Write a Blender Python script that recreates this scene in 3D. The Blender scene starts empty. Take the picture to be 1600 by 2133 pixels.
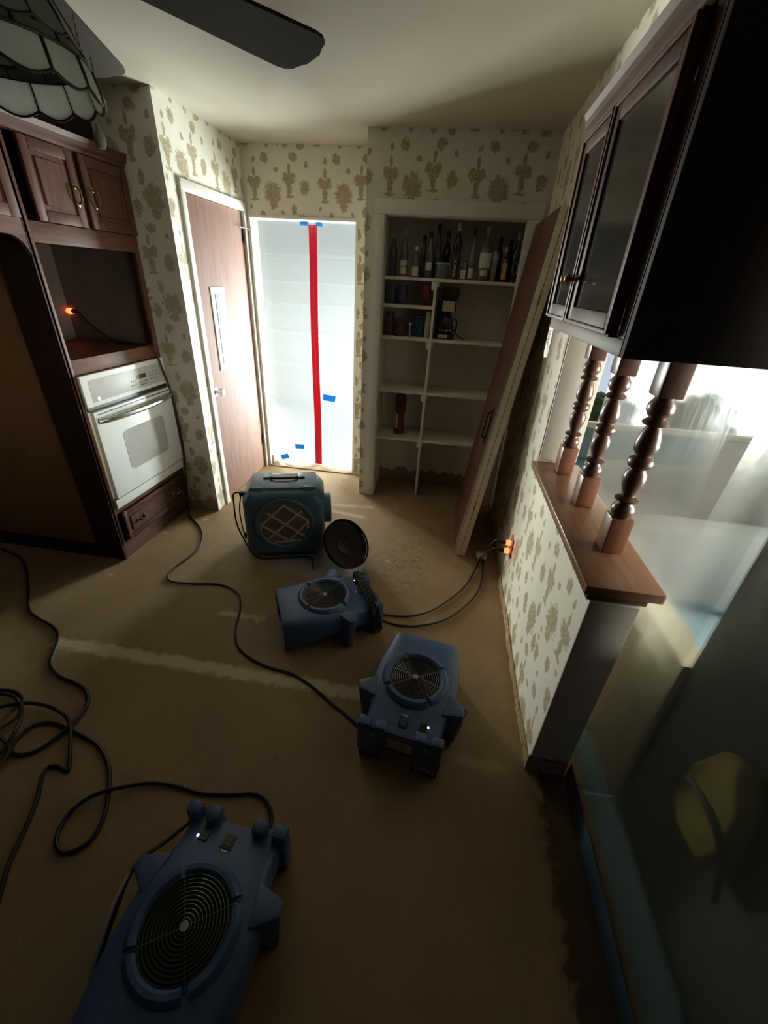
import bpy, bmesh, math, random
from mathutils import Vector, Matrix
random.seed(7)
PI = math.pi
C = bpy.context.scene.collection
scene = bpy.context.scene

# ------------------------------------------------------------------ camera
cam_d = bpy.data.cameras.new('camera'); cam = bpy.data.objects.new('camera', cam_d); C.objects.link(cam)
RT = Vector((0.9867819, 0.15366249, 0.05147159)); UP = Vector((-0.11934427, 0.47421445, 0.87228298)); FW = Vector((-0.10962861, 0.86689589, -0.48628498))
cam.matrix_world = Matrix(((RT.x, UP.x, -FW.x, 0), (RT.y, UP.y, -FW.y, 0), (RT.z, UP.z, -FW.z, 1.6392), (0, 0, 0, 1)))
cam_d.sensor_fit = 'HORIZONTAL'; cam_d.sensor_width = 36; cam_d.lens = 860.27 / 1600 * 36; cam_d.clip_start = 0.02
scene.camera = cam

# ------------------------------------------------------------------ world, light, exposure
w = bpy.data.worlds.new('world'); scene.world = w; w.use_nodes = True
w.node_tree.nodes['Background'].inputs[0].default_value = (0.75, 0.85, 1.0, 1); w.node_tree.nodes['Background'].inputs[1].default_value = 0.6
vs = scene.view_settings
vs.view_transform = 'Standard'; vs.look = 'None'; vs.gamma = 1.0; vs.use_curve_mapping = False; vs.exposure = 0.3

def area(name, loc, look, sx, sy, power, col, spread=180):
    l = bpy.data.lights.new(name, 'AREA'); l.shape = 'RECTANGLE'; l.size = sx; l.size_y = sy; l.energy = power; l.color = col; l.spread = math.radians(spread)
    o = bpy.data.objects.new(name, l); C.objects.link(o); o.location = loc
    o.rotation_euler = (Vector(look) - Vector(loc)).to_track_quat('-Z', 'Y').to_euler()
    return o
area('hall_east_added_light', (-0.40, 4.85, 0.82), (-1.25, 3.4, 1.10), 0.95, 1.35, 105, (1.0, 0.97, 0.92), 110)  # added lamp, out of view; lights the kitchen's left side through the sheet
area('hall_west_added_light', (-3.12, 5.70, 0.85), (-0.95, 3.4, 1.10), 0.95, 1.4, 120, (1.0, 0.93, 0.80), 90)  # added lamp, out of view; lights the half wall and right side
area('garden_window_daylight', (2.2, 5.6, 1.3), (1.9, 3.0, 1.0), 3.4, 2.4, 32, (1.0, 0.91, 0.64))
area('dining_east_added_light', (3.58, 1.15, 1.15), (0.6, 1.5, 1.15), 2.0, 1.6, 110, (1.0, 0.94, 0.80), 90)  # added lamp, unseen; sends extra light through the spindle opening

# ------------------------------------------------------------------ materials
MATS = {}
def nt(name):
    m = bpy.data.materials.new(name); m.use_nodes = True
    t = m.node_tree; b = t.nodes['Principled BSDF']; MATS[name] = m
    return m, t, b
def mat(name, col, rough=0.5, metal=0.0, noise=0.0, scale=20, bump=0.0, stretch=None, spec=0.5, trans=0.0, coat=0.0):
    m, t, b = nt(name)
    b.inputs['Roughness'].default_value = rough; b.inputs['Metallic'].default_value = metal
    b.inputs['Specular IOR Level'].default_value = spec; b.inputs['Coat Weight'].default_value = coat
    if trans: b.inputs['Transmission Weight'].default_value = trans
    c = (*col, 1)
    if noise or bump:
        tc = t.nodes.new('ShaderNodeTexCoord'); n = t.nodes.new('ShaderNodeTexNoise'); n.inputs['Scale'].default_value = scale; n.inputs['Detail'].default_value = 5
        src = tc.outputs['Object']
        if stretch:
            mp = t.nodes.new('ShaderNodeMapping'); mp.inputs['Scale'].default_value = stretch; t.links.new(src, mp.inputs[0]); src = mp.outputs[0]
        t.links.new(src, n.inputs['Vector'])
        r = t.nodes.new('ShaderNodeValToRGB'); r.color_ramp.elements[0].position = 0.3; r.color_ramp.elements[1].position = 0.7
        r.color_ramp.elements[0].color = (*[max(0, k * (1 - noise)) for k in col], 1); r.color_ramp.elements[1].color = (*[min(1, k * (1 + noise)) for k in col], 1)
        t.links.new(n.outputs['Fac'], r.inputs[0]); t.links.new(r.outputs[0], b.inputs['Base Color'])
        if bump:
            bp = t.nodes.new('ShaderNodeBump'); bp.inputs['Strength'].default_value = bump; bp.inputs['Distance'].default_value = 0.003
            t.links.new(n.outputs['Fac'], bp.inputs['Height']); t.links.new(bp.outputs[0], b.inputs['Normal'])
    else:
        b.inputs['Base Color'].default_value = c
    return m
def emis(name, col, strength, base=(0.02, 0.01, 0.01)):
    m, t, b = nt(name); b.inputs['Base Color'].default_value = (*base, 1)
    b.inputs['Emission Color'].default_value = (*col, 1); b.inputs['Emission Strength'].default_value = strength
    return m

def plastic_sheet_mat(name, tint, w_refr, w_trl, w_transp, rough=0.3, dif=0.08):
    m = bpy.data.materials.new(name); m.use_nodes = True; t = m.node_tree; N = t.nodes
    for n in list(N): N.remove(n)
    out = N.new('ShaderNodeOutputMaterial')
    tc = N.new('ShaderNodeTexCoord'); nz = N.new('ShaderNodeTexNoise'); nz.inputs['Scale'].default_value = 5; nz.inputs['Detail'].default_value = 4; nz.inputs['Distortion'].default_value = 1.2
    mp = N.new('ShaderNodeMapping'); mp.inputs['Scale'].default_value = (1, 1, 0.35)
    t.links.new(tc.outputs['Object'], mp.inputs[0]); t.links.new(mp.outputs[0], nz.inputs['Vector'])
    bp = N.new('ShaderNodeBump'); bp.inputs['Strength'].default_value = 0.45; bp.inputs['Distance'].default_value = 0.012; t.links.new(nz.outputs['Fac'], bp.inputs['Height'])
    rf = N.new('ShaderNodeBsdfRefraction'); rf.inputs['IOR'].default_value = 1.02; rf.inputs['Roughness'].default_value = rough; rf.inputs['Color'].default_value = (*tint, 1)
    tl = N.new('ShaderNodeBsdfTranslucent'); tl.inputs['Color'].default_value = (*tint, 1)
    tp = N.new('ShaderNodeBsdfTransparent'); tp.inputs['Color'].default_value = (*tint, 1)
    gl = N.new('ShaderNodeBsdfGlossy'); gl.inputs['Roughness'].default_value = 0.22; gl.inputs['Color'].default_value = (0.9, 0.9, 0.9, 1)
    df = N.new('ShaderNodeBsdfDiffuse'); df.inputs['Color'].default_value = (*tint, 1)
    for n in (rf, gl): t.links.new(bp.outputs[0], n.inputs['Normal'])
    def mix(a, b, f):
        x = N.new('ShaderNodeMixShader'); x.inputs[0].default_value = f; t.links.new(a, x.inputs[1]); t.links.new(b, x.inputs[2]); return x.outputs[0]
    tot = w_refr + w_trl + w_transp
    s = mix(rf.outputs[0], tl.outputs[0], w_trl / (w_refr + w_trl))
    s = mix(s, tp.outputs[0], w_transp / tot)
    s = mix(s, df.outputs[0], dif)
    s = mix(s, gl.outputs[0], 0.035)
    t.links.new(s, out.inputs[0]); MATS[name] = m
    return m

def math_n(t, op, a, b=None, c=None):
    n = t.nodes.new('ShaderNodeMath'); n.operation = op
    for i, v in enumerate((a, b, c)):
        if v is None: continue
        if isinstance(v, (int, float)): n.inputs[i].default_value = v
        else: t.links.new(v, n.inputs[i])
    return n.outputs[0]
def mixcol(t, fac, a, b):
    n = t.nodes.new('ShaderNodeMix'); n.data_type = 'RGBA'
    for i, v in ((0, fac), (6, a), (7, b)):
        if isinstance(v, tuple): n.inputs[i].default_value = (*v, 1) if len(v) == 3 else v
        elif isinstance(v, (int, float)): n.inputs[i].default_value = v
        else: t.links.new(v, n.inputs[i])
    return n.outputs[2]

def wallpaper():
    m, t, b = nt('wallpaper'); N = t.nodes
    g = N.new('ShaderNodeNewGeometry'); sp = N.new('ShaderNodeSeparateXYZ'); t.links.new(g.outputs['Position'], sp.inputs[0])
    sn = N.new('ShaderNodeSeparateXYZ'); t.links.new(g.outputs['True Normal'], sn.inputs[0])
    isx = math_n(t, 'GREATER_THAN', math_n(t, 'ABSOLUTE', sn.outputs[0]), 0.5)
    u = math_n(t, 'ADD', math_n(t, 'MULTIPLY', isx, sp.outputs[1]), math_n(t, 'MULTIPLY', math_n(t, 'SUBTRACT', 1.0, isx), sp.outputs[0]))
    W = 0.53; H = 0.53
    uu = math_n(t, 'MULTIPLY', math_n(t, 'FRACT', math_n(t, 'DIVIDE', math_n(t, 'ADD', u, 10.64), W)), W)
    vv = math_n(t, 'SUBTRACT', math_n(t, 'MULTIPLY', math_n(t, 'FRACT', math_n(t, 'DIVIDE', math_n(t, 'ADD', sp.outputs[2], 0.24), H)), H), H)
    cb = N.new('ShaderNodeCombineXYZ'); t.links.new(uu, cb.inputs[0]); t.links.new(vv, cb.inputs[1])
    E = []
    def vase(x, y):
        E.extend([(x, y + .012, .05, .034), (x, y - .04, .02, .05), (x, y - .088, .034, .01), (x + .002, y + .075, .012, .032), (x - .028, y + .03, .022, .022), (x + .028, y + .03, .022, .022)])
    def bouquet(x, y):
        E.extend([(x, y + .015, .062, .066), (x + .005, y - .055, .032, .036), (x + .03, y - .02, .036, .022)])
    vase(.08, -.20); bouquet(.215, -.257); vase(.345, -.176); E.append((.462, -.205, .036, .044)); E.append((.45, -.225, .02, .03))
    E += [(.085, -.058, .014, .02), (.165, -.045, .03, .032), (.25, -.11, .018, .016), (.38, -.04, .034, .028), (.474, -.08, .014, .02),
          (.13, -.385, .026, .034), (.285, -.36, .013, .017), (.377, -.34, .022, .036), (.262, -.465, .03, .04), (.325, -.475, .03, .045), (.29, -.405, .018, .012), (.19, -.505, .015, .016), (.045, -.455, .036, .04), (.03, -.495, .03, .02), (.045, -.33, .014, .014)]
    bouquet(.43, -.445)
    cur = None
    for x, y, rx, ry in E:
        s = N.new('ShaderNodeVectorMath'); s.operation = 'SUBTRACT'; t.links.new(cb.outputs[0], s.inputs[0]); s.inputs[1].default_value = (x, y, 0)
        q = N.new('ShaderNodeVectorMath'); q.operation = 'MULTIPLY'; t.links.new(s.outputs[0], q.inputs[0]); q.inputs[1].default_value = (1 / rx, 1 / ry, 0)
        l = N.new('ShaderNodeVectorMath'); l.operation = 'LENGTH'; t.links.new(q.outputs[0], l.inputs[0])
        cur = l.outputs['Value'] if cur is None else math_n(t, 'MINIMUM', cur, l.outputs['Value'])
    nz = N.new('ShaderNodeTexNoise'); nz.inputs['Scale'].default_value = 55; nz.inputs['Detail'].default_value = 3; t.links.new(g.outputs['Position'], nz.inputs['Vector'])
    d = math_n(t, 'ADD', cur, math_n(t, 'MULTIPLY', math_n(t, 'SUBTRACT', nz.outputs['Fac'], 0.5), 1.5))
    mr = N.new('ShaderNodeMapRange'); t.links.new(d, mr.inputs[0]); mr.inputs[1].default_value = 0.78; mr.inputs[2].default_value = 1.08; mr.inputs[3].default_value = 1; mr.inputs[4].default_value = 0
    n2 = N.new('ShaderNodeTexNoise'); n2.inputs['Scale'].default_value = 130; t.links.new(g.outputs['Position'], n2.inputs['Vector'])
    r2 = N.new('ShaderNodeMapRange'); t.links.new(n2.outputs['Fac'], r2.inputs[0]); r2.inputs[1].default_value = 0.4; r2.inputs[2].default_value = 0.62
    motif = mixcol(t, r2.outputs[0], (0.30, 0.245, 0.14), (0.48, 0.41, 0.27))
    c = mixcol(t, math_n(t, 'MULTIPLY', mr.outputs[0], 0.9), (0.76, 0.72, 0.62), motif)
    t.links.new(c, b.inputs['Base Color']); b.inputs['Roughness'].default_value = 0.55; b.inputs['Specular IOR Level'].default_value = 0.3
    return m

def floor_mat():
    m, t, b = nt('subfloor'); N = t.nodes
    g = N.new('ShaderNodeNewGeometry'); P = g.outputs['Position']
    sp = N.new('ShaderNodeSeparateXYZ'); t.links.new(P, sp.inputs[0]); X, Y = sp.outputs[0], sp.outputs[1]
    def noise(s, d=4, dist=0.0):
        n = N.new('ShaderNodeTexNoise'); n.inputs['Scale'].default_value = s; n.inputs['Detail'].default_value = d; n.inputs['Distortion'].default_value = dist; t.links.new(P, n.inputs['Vector']); return n.outputs['Fac']
    def ramp(v, a, c_, lo=0.0, hi=1.0):
        r = N.new('ShaderNodeMapRange'); t.links.new(v, r.inputs[0]); r.inputs[1].default_value = a; r.inputs[2].default_value = c_; r.inputs[3].default_value = lo; r.inputs[4].default_value = hi; return r.outputs[0]
    big = noise(2.2, 6); mid = noise(9, 5, 0.6); fine = noise(130, 3); edge = math_n(t, 'MULTIPLY', math_n(t, 'SUBTRACT', noise(22, 5), 0.5), 0.07)
    col = mixcol(t, ramp(big, 0.3, 0.7), (0.272, 0.176, 0.084), (0.372, 0.254, 0.130))
    col = mixcol(t, ramp(mid, 0.42, 0.75, 0, 0.45), col, (0.23, 0.155, 0.075))
    col = mixcol(t, ramp(fine, 0.45, 0.7, 0, 0.25), col, (0.18, 0.12, 0.06))
    def band(x0, x1, y0, y1, slope=0.0, soft=0.012):
        yy = math_n(t, 'ADD', math_n(t, 'SUBTRACT', Y, math_n(t, 'MULTIPLY', X, slope)), edge); xx = math_n(t, 'ADD', X, math_n(t, 'MULTIPLY', edge, 1.5))
        def win(v, a, c_):
            cen = (a + c_) / 2; hw = (c_ - a) / 2
            return ramp(math_n(t, 'ABSOLUTE', math_n(t, 'SUBTRACT', v, cen)), hw - soft, hw + soft, 1, 0)
        return math_n(t, 'MULTIPLY', win(xx, x0, x1), win(yy, y0, y1))
    lite = (0.52, 0.42, 0.26)
    for args, c_, k in (((-1.76, -0.12, 1.188, 1.252), (0.60, 0.50, 0.33), 0.85), ((-1.07, -0.81, 1.562, 1.592), (0.60, 0.47, 0.28), 0.8), ((-1.05, -0.47, 3.0, 3.045, 0.1), lite, 0.6),
                        ((-0.85, -0.50, 2.70, 2.74, -0.15), lite, 0.7), ((-0.95, -0.40, 1.98, 2.5), (0.30, 0.29, 0.27), 0.8), ((-0.62, -0.50, 1.66, 1.70), lite, 0.6),
                        ((0.22, 0.42, 0.98, 1.02), lite, 0.4), ((-2.6, -1.95, 1.10, 1.13, 0.35), lite, 0.4), ((0.0, 0.10, 1.72, 1.82), (0.55, 0.44, 0.30), 0.3),
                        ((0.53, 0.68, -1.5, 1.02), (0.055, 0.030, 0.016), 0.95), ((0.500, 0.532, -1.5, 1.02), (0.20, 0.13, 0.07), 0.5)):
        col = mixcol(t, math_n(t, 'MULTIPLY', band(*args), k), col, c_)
    # paint splashes and dark scrapes
    v = N.new('ShaderNodeTexVoronoi'); v.inputs['Scale'].default_value = 5.0; v.inputs['Randomness'].default_value = 1; t.links.new(P, v.inputs['Vector'])
    sp1 = math_n(t, 'ADD', v.outputs['Distance'], math_n(t, 'MULTIPLY', math_n(t, 'SUBTRACT', noise(40, 3), 0.5), 0.28))
    pick = N.new('ShaderNodeSeparateColor'); t.links.new(v.outputs['Color'], pick.inputs[0])
    spl = math_n(t, 'MULTIPLY', ramp(sp1, 0.06, 0.10, 1, 0), math_n(t, 'GREATER_THAN', pick.outputs[0], 0.62))
    col = mixcol(t, math_n(t, 'MULTIPLY', spl, 0.55), col, (0.60, 0.50, 0.36))
    # scraped patch in the middle of the room
    dx = math_n(t, 'SUBTRACT', X, -0.12); dy = math_n(t, 'SUBTRACT', Y, 2.25)
    rr = math_n(t, 'SQRT', math_n(t, 'ADD', math_n(t, 'MULTIPLY', dx, dx), math_n(t, 'MULTIPLY', math_n(t, 'MULTIPLY', dy, dy), 0.35)))
    scr = math_n(t, 'MULTIPLY', ramp(rr, 0.12, 0.30, 1, 0), ramp(noise(34, 5, 1.5), 0.52, 0.62))
    col = mixcol(t, math_n(t, 'MULTIPLY', scr, 0.6), col, (0.14, 0.09, 0.045))
    scr2 = math_n(t, 'MULTIPLY', ramp(rr, 0.10, 0.26, 1, 0), ramp(noise(27, 5, 1.0), 0.62, 0.68))
    col = mixcol(t, math_n(t, 'MULTIPLY', scr2, 0.5), col, (0.55, 0.44, 0.28))
    dark = ramp(noise(60, 2, 0.5), 0.70, 0.76)
    col = mixcol(t, math_n(t, 'MULTIPLY', dark, 0.6), col, (0.10, 0.065, 0.03))
    t.links.new(col, b.inputs['Base Color']); b.inputs['Roughness'].default_value = 0.62; b.inputs['Specular IOR Level'].default_value = 0.35
    bp = N.new('ShaderNodeBump'); bp.inputs['Strength'].default_value = 0.35; bp.inputs['Distance'].default_value = 0.004; t.links.new(math_n(t, 'ADD', mid, math_n(t, 'MULTIPLY', fine, 0.4)), bp.inputs['Height']); t.links.new(bp.outputs[0], b.inputs['Normal'])
    return m

def translucent(name, col, k, rough=0.4, noise=0.0):
    m = bpy.data.materials.new(name); m.use_nodes = True; t = m.node_tree; b = t.nodes['Principled BSDF']; out = t.nodes['Material Output']
    b.inputs['Base Color'].default_value = (*col, 1); b.inputs['Roughness'].default_value = rough
    tl = t.nodes.new('ShaderNodeBsdfTranslucent'); tl.inputs['Color'].default_value = (*col, 1)
    if noise:
        tc = t.nodes.new('ShaderNodeTexCoord'); n = t.nodes.new('ShaderNodeTexNoise'); n.inputs['Scale'].default_value = 18; n.inputs['Detail'].default_value = 4; t.links.new(tc.outputs['Object'], n.inputs['Vector'])
        c = mixcol(t, n.outputs['Fac'], tuple(q * (1 - noise) for q in col), tuple(min(1, q * (1 + noise)) for q in col)); t.links.new(c, b.inputs['Base Color']); t.links.new(c, tl.inputs['Color'])
    mx = t.nodes.new('ShaderNodeMixShader'); mx.inputs[0].default_value = k; t.links.new(b.outputs[0], mx.inputs[1]); t.links.new(tl.outputs[0], mx.inputs[2]); t.links.new(mx.outputs[0], out.inputs[0]); MATS[name] = m
wallpaper(); floor_mat()
translucent('red_tape', (0.66, 0.012, 0.055), 0.22); translucent('blue_tape', (0.02, 0.33, 0.70), 0.25)
translucent('pane_milk', (0.88, 0.91, 0.85), 0.65, 0.3, 0.12); translucent('pane_grey', (0.36, 0.37, 0.33), 0.55, 0.3, 0.15); translucent('pane_dark', (0.20, 0.20, 0.175), 0.5, 0.3, 0.15)
mat('ceiling_paint', (0.54, 0.50, 0.40), 0.6, noise=0.03, scale=3, bump=0.05)
mat('white_paint', (0.76, 0.74, 0.66), 0.4, noise=0.04, scale=12)
mat('cream_paint', (0.62, 0.55, 0.40), 0.45, noise=0.08, scale=15)
mat('closet_paint', (0.86, 0.81, 0.69), 0.55, noise=0.04, scale=6)
mat('grey_paint', (0.66, 0.61, 0.55), 0.5, noise=0.04, scale=8)
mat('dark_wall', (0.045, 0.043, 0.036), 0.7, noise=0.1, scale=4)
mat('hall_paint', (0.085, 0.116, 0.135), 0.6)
mat('dining_blue', (0.24, 0.34, 0.39), 0.7, noise=0.2, scale=5)
mat('dining_paint', (0.42, 0.38, 0.30), 0.6)
mat('blue_carpet', (0.17, 0.26, 0.32), 0.9, noise=0.15, scale=40)
mat('raw_edge', (0.30, 0.19, 0.09), 0.8, noise=0.5, scale=45, bump=0.8)
mat('base_brown', (0.34, 0.25, 0.16), 0.6, noise=0.25, scale=18)
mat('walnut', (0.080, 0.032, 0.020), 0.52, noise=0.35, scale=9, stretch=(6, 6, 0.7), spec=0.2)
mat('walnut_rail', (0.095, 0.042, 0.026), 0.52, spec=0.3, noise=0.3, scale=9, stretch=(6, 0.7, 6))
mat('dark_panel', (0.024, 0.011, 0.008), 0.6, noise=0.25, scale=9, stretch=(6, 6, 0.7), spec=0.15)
mat('plywood', (0.19, 0.085, 0.027), 0.65, noise=0.1, scale=6, stretch=(5, 5, 0.8))
mat('nook_dark', (0.085, 0.060, 0.050), 0.6, noise=0.15, scale=8)
mat('door_brown', (0.20, 0.080, 0.045), 0.72, noise=0.25, scale=7, stretch=(5, 5, 0.6), spec=1.0, coat=0.3)
MATS['door_brown'].node_tree.nodes['Principled BSDF'].inputs['Coat Roughness'].default_value = 0.75
mat('closet_door_brown', (0.115, 0.048, 0.028), 0.4, noise=0.2, scale=7, stretch=(5, 5, 0.6))
mat('ledge_wood', (0.20, 0.095, 0.05), 0.33, noise=0.2, scale=8, stretch=(6, 0.6, 6))
mat('spindle_base', (0.17, 0.065, 0.036), 0.35, noise=0.2, scale=14, stretch=(3, 3, 0.6))
mat('spindle_wood', (0.070, 0.027, 0.017), 0.36, noise=0.3, scale=14, stretch=(3, 3, 0.6), coat=0.1)
mat('oven_white', (0.74, 0.76, 0.74), 0.25)
mat('oven_glass', (0.34, 0.35, 0.34), 0.1)
mat('steel', (0.62, 0.63, 0.62), 0.22, metal=1.0)
mat('brass_dark', (0.30, 0.22, 0.12), 0.3, metal=1.0)
mat('black_metal', (0.012, 0.012, 0.013), 0.4)
mat('fan_blade', (0.010, 0.010, 0.011), 0.65, spec=0.25, noise=0.2, scale=10)
mat('fan_blade_lit', (0.10, 0.095, 0.088), 0.45)  # same dark blade, with light on its underside painted in as grey
mat('lead', (0.02, 0.021, 0.018), 0.45)
mat('blue_plastic', (0.058, 0.110, 0.240), 0.42, noise=0.12, scale=60, spec=0.65)
mat('teal_plastic', (0.078, 0.155, 0.215), 0.33, noise=0.08, scale=40)
mat('black_plastic', (0.012, 0.013, 0.014), 0.35)
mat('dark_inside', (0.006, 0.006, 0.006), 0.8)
mat('grille_wire', (0.16, 0.15, 0.13), 0.3, metal=0.8)
mat('rubber_grey', (0.10, 0.085, 0.07), 0.7)
mat('filter', (0.17, 0.14, 0.105), 0.9, noise=0.35, scale=90, stretch=(0.4, 1, 6), bump=0.6)
mat('filter_frame', (0.52, 0.44, 0.37), 0.6)
mat('cord_black', (0.012, 0.010, 0.008), 0.4)
mat('cord_brown', (0.030, 0.014, 0.010), 0.4)
mat('label_white', (0.72, 0.70, 0.64), 0.5)
mat('label_red', (0.35, 0.04, 0.04), 0.5)
mat('label_gold', (0.65, 0.42, 0.12), 0.4)
mat('ink', (0.02, 0.02, 0.02), 0.6)
mat('glass_clear', (0.30, 0.33, 0.32), 0.08, spec=0.8)
mat('glass_dark', (0.018, 0.020, 0.024), 0.1, spec=0.8)
mat('glass_green', (0.015, 0.055, 0.025), 0.1, spec=0.8)
mat('glass_smoke', (0.13, 0.14, 0.14), 0.1, spec=0.8)
mat('cap_grey', (0.40, 0.40, 0.39), 0.4); mat('cap_black', (0.015, 0.015, 0.015), 0.4); mat('cap_white', (0.75, 0.75, 0.72), 0.4)
mat('jar_blue', (0.05, 0.08, 0.12), 0.25); mat('jar_red', (0.24, 0.03, 0.035), 0.35); mat('bag_blue', (0.02, 0.085, 0.19), 0.5); mat('maroon', (0.12, 0.05, 0.06), 0.45)
mat('candle', (0.55, 0.50, 0.36), 0.6); mat('cream_plastic', (0.72, 0.58, 0.38), 0.4); mat('ext_red', (0.14, 0.022, 0.032), 0.45); mat('ext_red_dark', (0.09, 0.02, 0.028), 0.55)
mat('cabinet_glass', (0.035, 0.032, 0.028), 0.12, spec=0.7)
mat('outlet_brown', (0.22, 0.14, 0.09), 0.45); mat('tag_paper', (0.75, 0.72, 0.64), 0.6)
mat('foliage', (0.03, 0.06, 0.02), 0.8); mat('sofa', (0.13, 0.14, 0.15), 0.9); mat('sheet_hem', (0.045, 0.080, 0.115), 0.4); mat('yellow_cloth', (0.17, 0.125, 0.01), 0.8, noise=0.2, scale=8)
emis('led_orange', (1.0, 0.10, 0.03), 4.5, (0.3, 0.03, 0.01)); emis('led_white', (0.8, 0.9, 1.0), 2.0, (0.6, 0.6, 0.6)); emis('clock_glow', (0.75, 0.80, 0.35), 0.9, (0.1, 0.1, 0.05))
plastic_sheet_mat('sheet_hall', (0.82, 0.94, 0.98), 0.06, 0.075, 0.865, 0.4)
plastic_sheet_mat('sheet_pass', (0.88, 0.92, 0.90), 0.62, 0.03, 0.35, 0.30, 0.015)
M = MATS

# ------------------------------------------------------------------ mesh helpers
def add_box(bm, a, b, bevel=0.0, seg=2, mx=None):
    a = Vector(a); b = Vector(b); c = (a + b) / 2; s = b - a
    r = bmesh.ops.create_cube(bm, size=1.0); vs_ = r['verts']
    for v in vs_: v.co = Vector((v.co.x * s.x, v.co.y * s.y, v.co.z * s.z)) + c
    if mx is not None:
        for v in vs_: v.co = mx @ v.co
    if bevel:
        es = list({e for v in vs_ for e in v.link_edges})
        bmesh.ops.bevel(bm, geom=es, offset=bevel, segments=seg, profile=0.5, affect='EDGES', clamp_overlap=True)
def add_tube(bm, pts, r, n=8, caps=True, closed=False):
    pts = [Vector(p) for p in pts]; rings = []; up = None; L = len(pts)
    for i, p in enumerate(pts):
        if closed: d = pts[(i + 1) % L] - pts[i - 1]
        else: d = pts[min(i + 1, L - 1)] - pts[max(i - 1, 0)]
        d.normalize()
        if up is None:
            up = Vector((0, 0, 1)) if abs(d.z) < 0.9 else Vector((1, 0, 0))
        x = up.cross(d)
        if x.length < 1e-5: x = Vector((1, 0, 0)).cross(d)
        x.normalize(); y = d.cross(x); up = y
        rr = r[i] if isinstance(r, (list, tuple)) else r
        rings.append([bm.verts.new(p + (x * math.cos(2 * PI * k / n) + y * math.sin(2 * PI * k / n)) * rr) for k in range(n)])
    m = L if closed else L - 1
    for i in range(m):
        a, b = rings[i], rings[(i + 1) % L]
        for k in range(n): bm.faces.new((a[k], a[(k + 1) % n], b[(k + 1) % n], b[k]))
    if caps and not closed:
        bm.faces.new(rings[0][::-1]); bm.faces.new(rings[-1])
def add_lathe(bm, prof, c=(0, 0, 0), n=24, mx=None, a0=0.0, a1=2 * PI):
    full = abs(a1 - a0 - 2 * PI) < 1e-6; rings = []
    for r, z in prof:
        ring = []
        for k in range(n if full else n + 1):
            a = a0 + (a1 - a0) * k / n; co = Vector((c[0] + r * math.cos(a), c[1] + r * math.sin(a), c[2] + z))
            ring.append(bm.verts.new(mx @ co if mx is not None else co))
        rings.append(ring)
    K = len(rings[0])
    for i in range(len(rings) - 1):
        for k in range(K if full else K - 1):
            bm.faces.new((rings[i][k], rings[i][(k + 1) % K], rings[i + 1][(k + 1) % K], rings[i + 1][k]))
    if full:
        if prof[0][0] > 1e-6: bm.faces.new(rings[0][::-1])
        if prof[-1][0] > 1e-6: bm.faces.new(rings[-1])
def add_prism(bm, poly, ax, a0, a1, mx=None):
    def co(p, t):
        v = [0, 0, 0]; o = [i for i in range(3) if i != ax]; v[o[0]], v[o[1]] = p; v[ax] = t; v = Vector(v); return mx @ v if mx is not None else v
    A = [bm.verts.new(co(p, a0)) for p in poly]; B = [bm.verts.new(co(p, a1)) for p in poly]; n = len(poly)
    bm.faces.new(A[::-1]); bm.faces.new(B)
    for i in range(n): bm.faces.new((A[i], A[(i + 1) % n], B[(i + 1) % n], B[i]))
def add_hex(bm, v8):
    V = [bm.verts.new(v) for v in v8]
    for f in ((0, 3, 2, 1), (4, 5, 6, 7), (0, 1, 5, 4), (1, 2, 6, 5), (2, 3, 7, 6), (3, 0, 4, 7)): bm.faces.new([V[i] for i in f])
def smooth_path(pts, sub=6):
    P = [Vector(p) for p in pts]; out = []
    for i in range(len(P) - 1):
        p0, p1, p2, p3 = P[max(i - 1, 0)], P[i], P[i + 1], P[min(i + 2, len(P) - 1)]
        for k in range(sub):
            t = k / sub
            out.append(0.5 * ((2 * p1) + (p2 - p0) * t + (2 * p0 - 5 * p1 + 4 * p2 - p3) * t * t + (3 * p1 - p0 - 3 * p2 + p3) * t ** 3))
    out.append(P[-1]); return out
def B(): return bmesh.new()
def obj(name, bm, m, parent=None, smooth=False, world=True, label=None):
    """one mesh object; parent given: mesh built in world axes is moved to the parent's origin"""
    bmesh.ops.recalc_face_normals(bm, faces=bm.faces)
    if parent is not None and world:
        off = Vector(parent.location) if parent.parent is None else Vector(parent.parent.location) + Vector(parent.location)
        bmesh.ops.translate(bm, verts=bm.verts, vec=-off)
    me = bpy.data.meshes.new(name); bm.to_mesh(me); bm.free()
    me.materials.append(M[m] if isinstance(m, str) else m)
    if smooth:
        for p in me.polygons: p.use_smooth = True
        try: me.set_sharp_from_angle(angle=math.radians(38))
        except Exception: pass
    o = bpy.data.objects.new(name, me); C.objects.link(o)
    if parent is not None: o.parent = parent
    if label: o['label'] = label
    return o
def box(name, a, b, m, parent=None, bevel=0.0, label=None):
    bm = B(); add_box(bm, a, b, bevel); return obj(name, bm, m, parent, smooth=bevel > 0, label=label)
def thing(name, label, cat, loc=(0, 0, 0), rotz=0.0, group=None):
    o = bpy.data.objects.new(name, None); o.empty_display_size = 0.05; C.objects.link(o); o.location = loc; o.rotation_euler = (0, 0, rotz)
    o['label'] = label; o['category'] = cat
    if group: o['group'] = group
    return o
def tag(o, label, cat, group=None):
    o['label'] = label; o['category'] = cat
    if group: o['group'] = group
    return o
def struct(o, label=None, cat=None):
    o['kind'] = 'structure'
    if label: o['label'] = label
    if cat: o['category'] = cat
    return o
def sempty(name, loc, label, cat):
    o = thing(name, label, cat, loc); o['kind'] = 'structure'; return o
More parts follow.
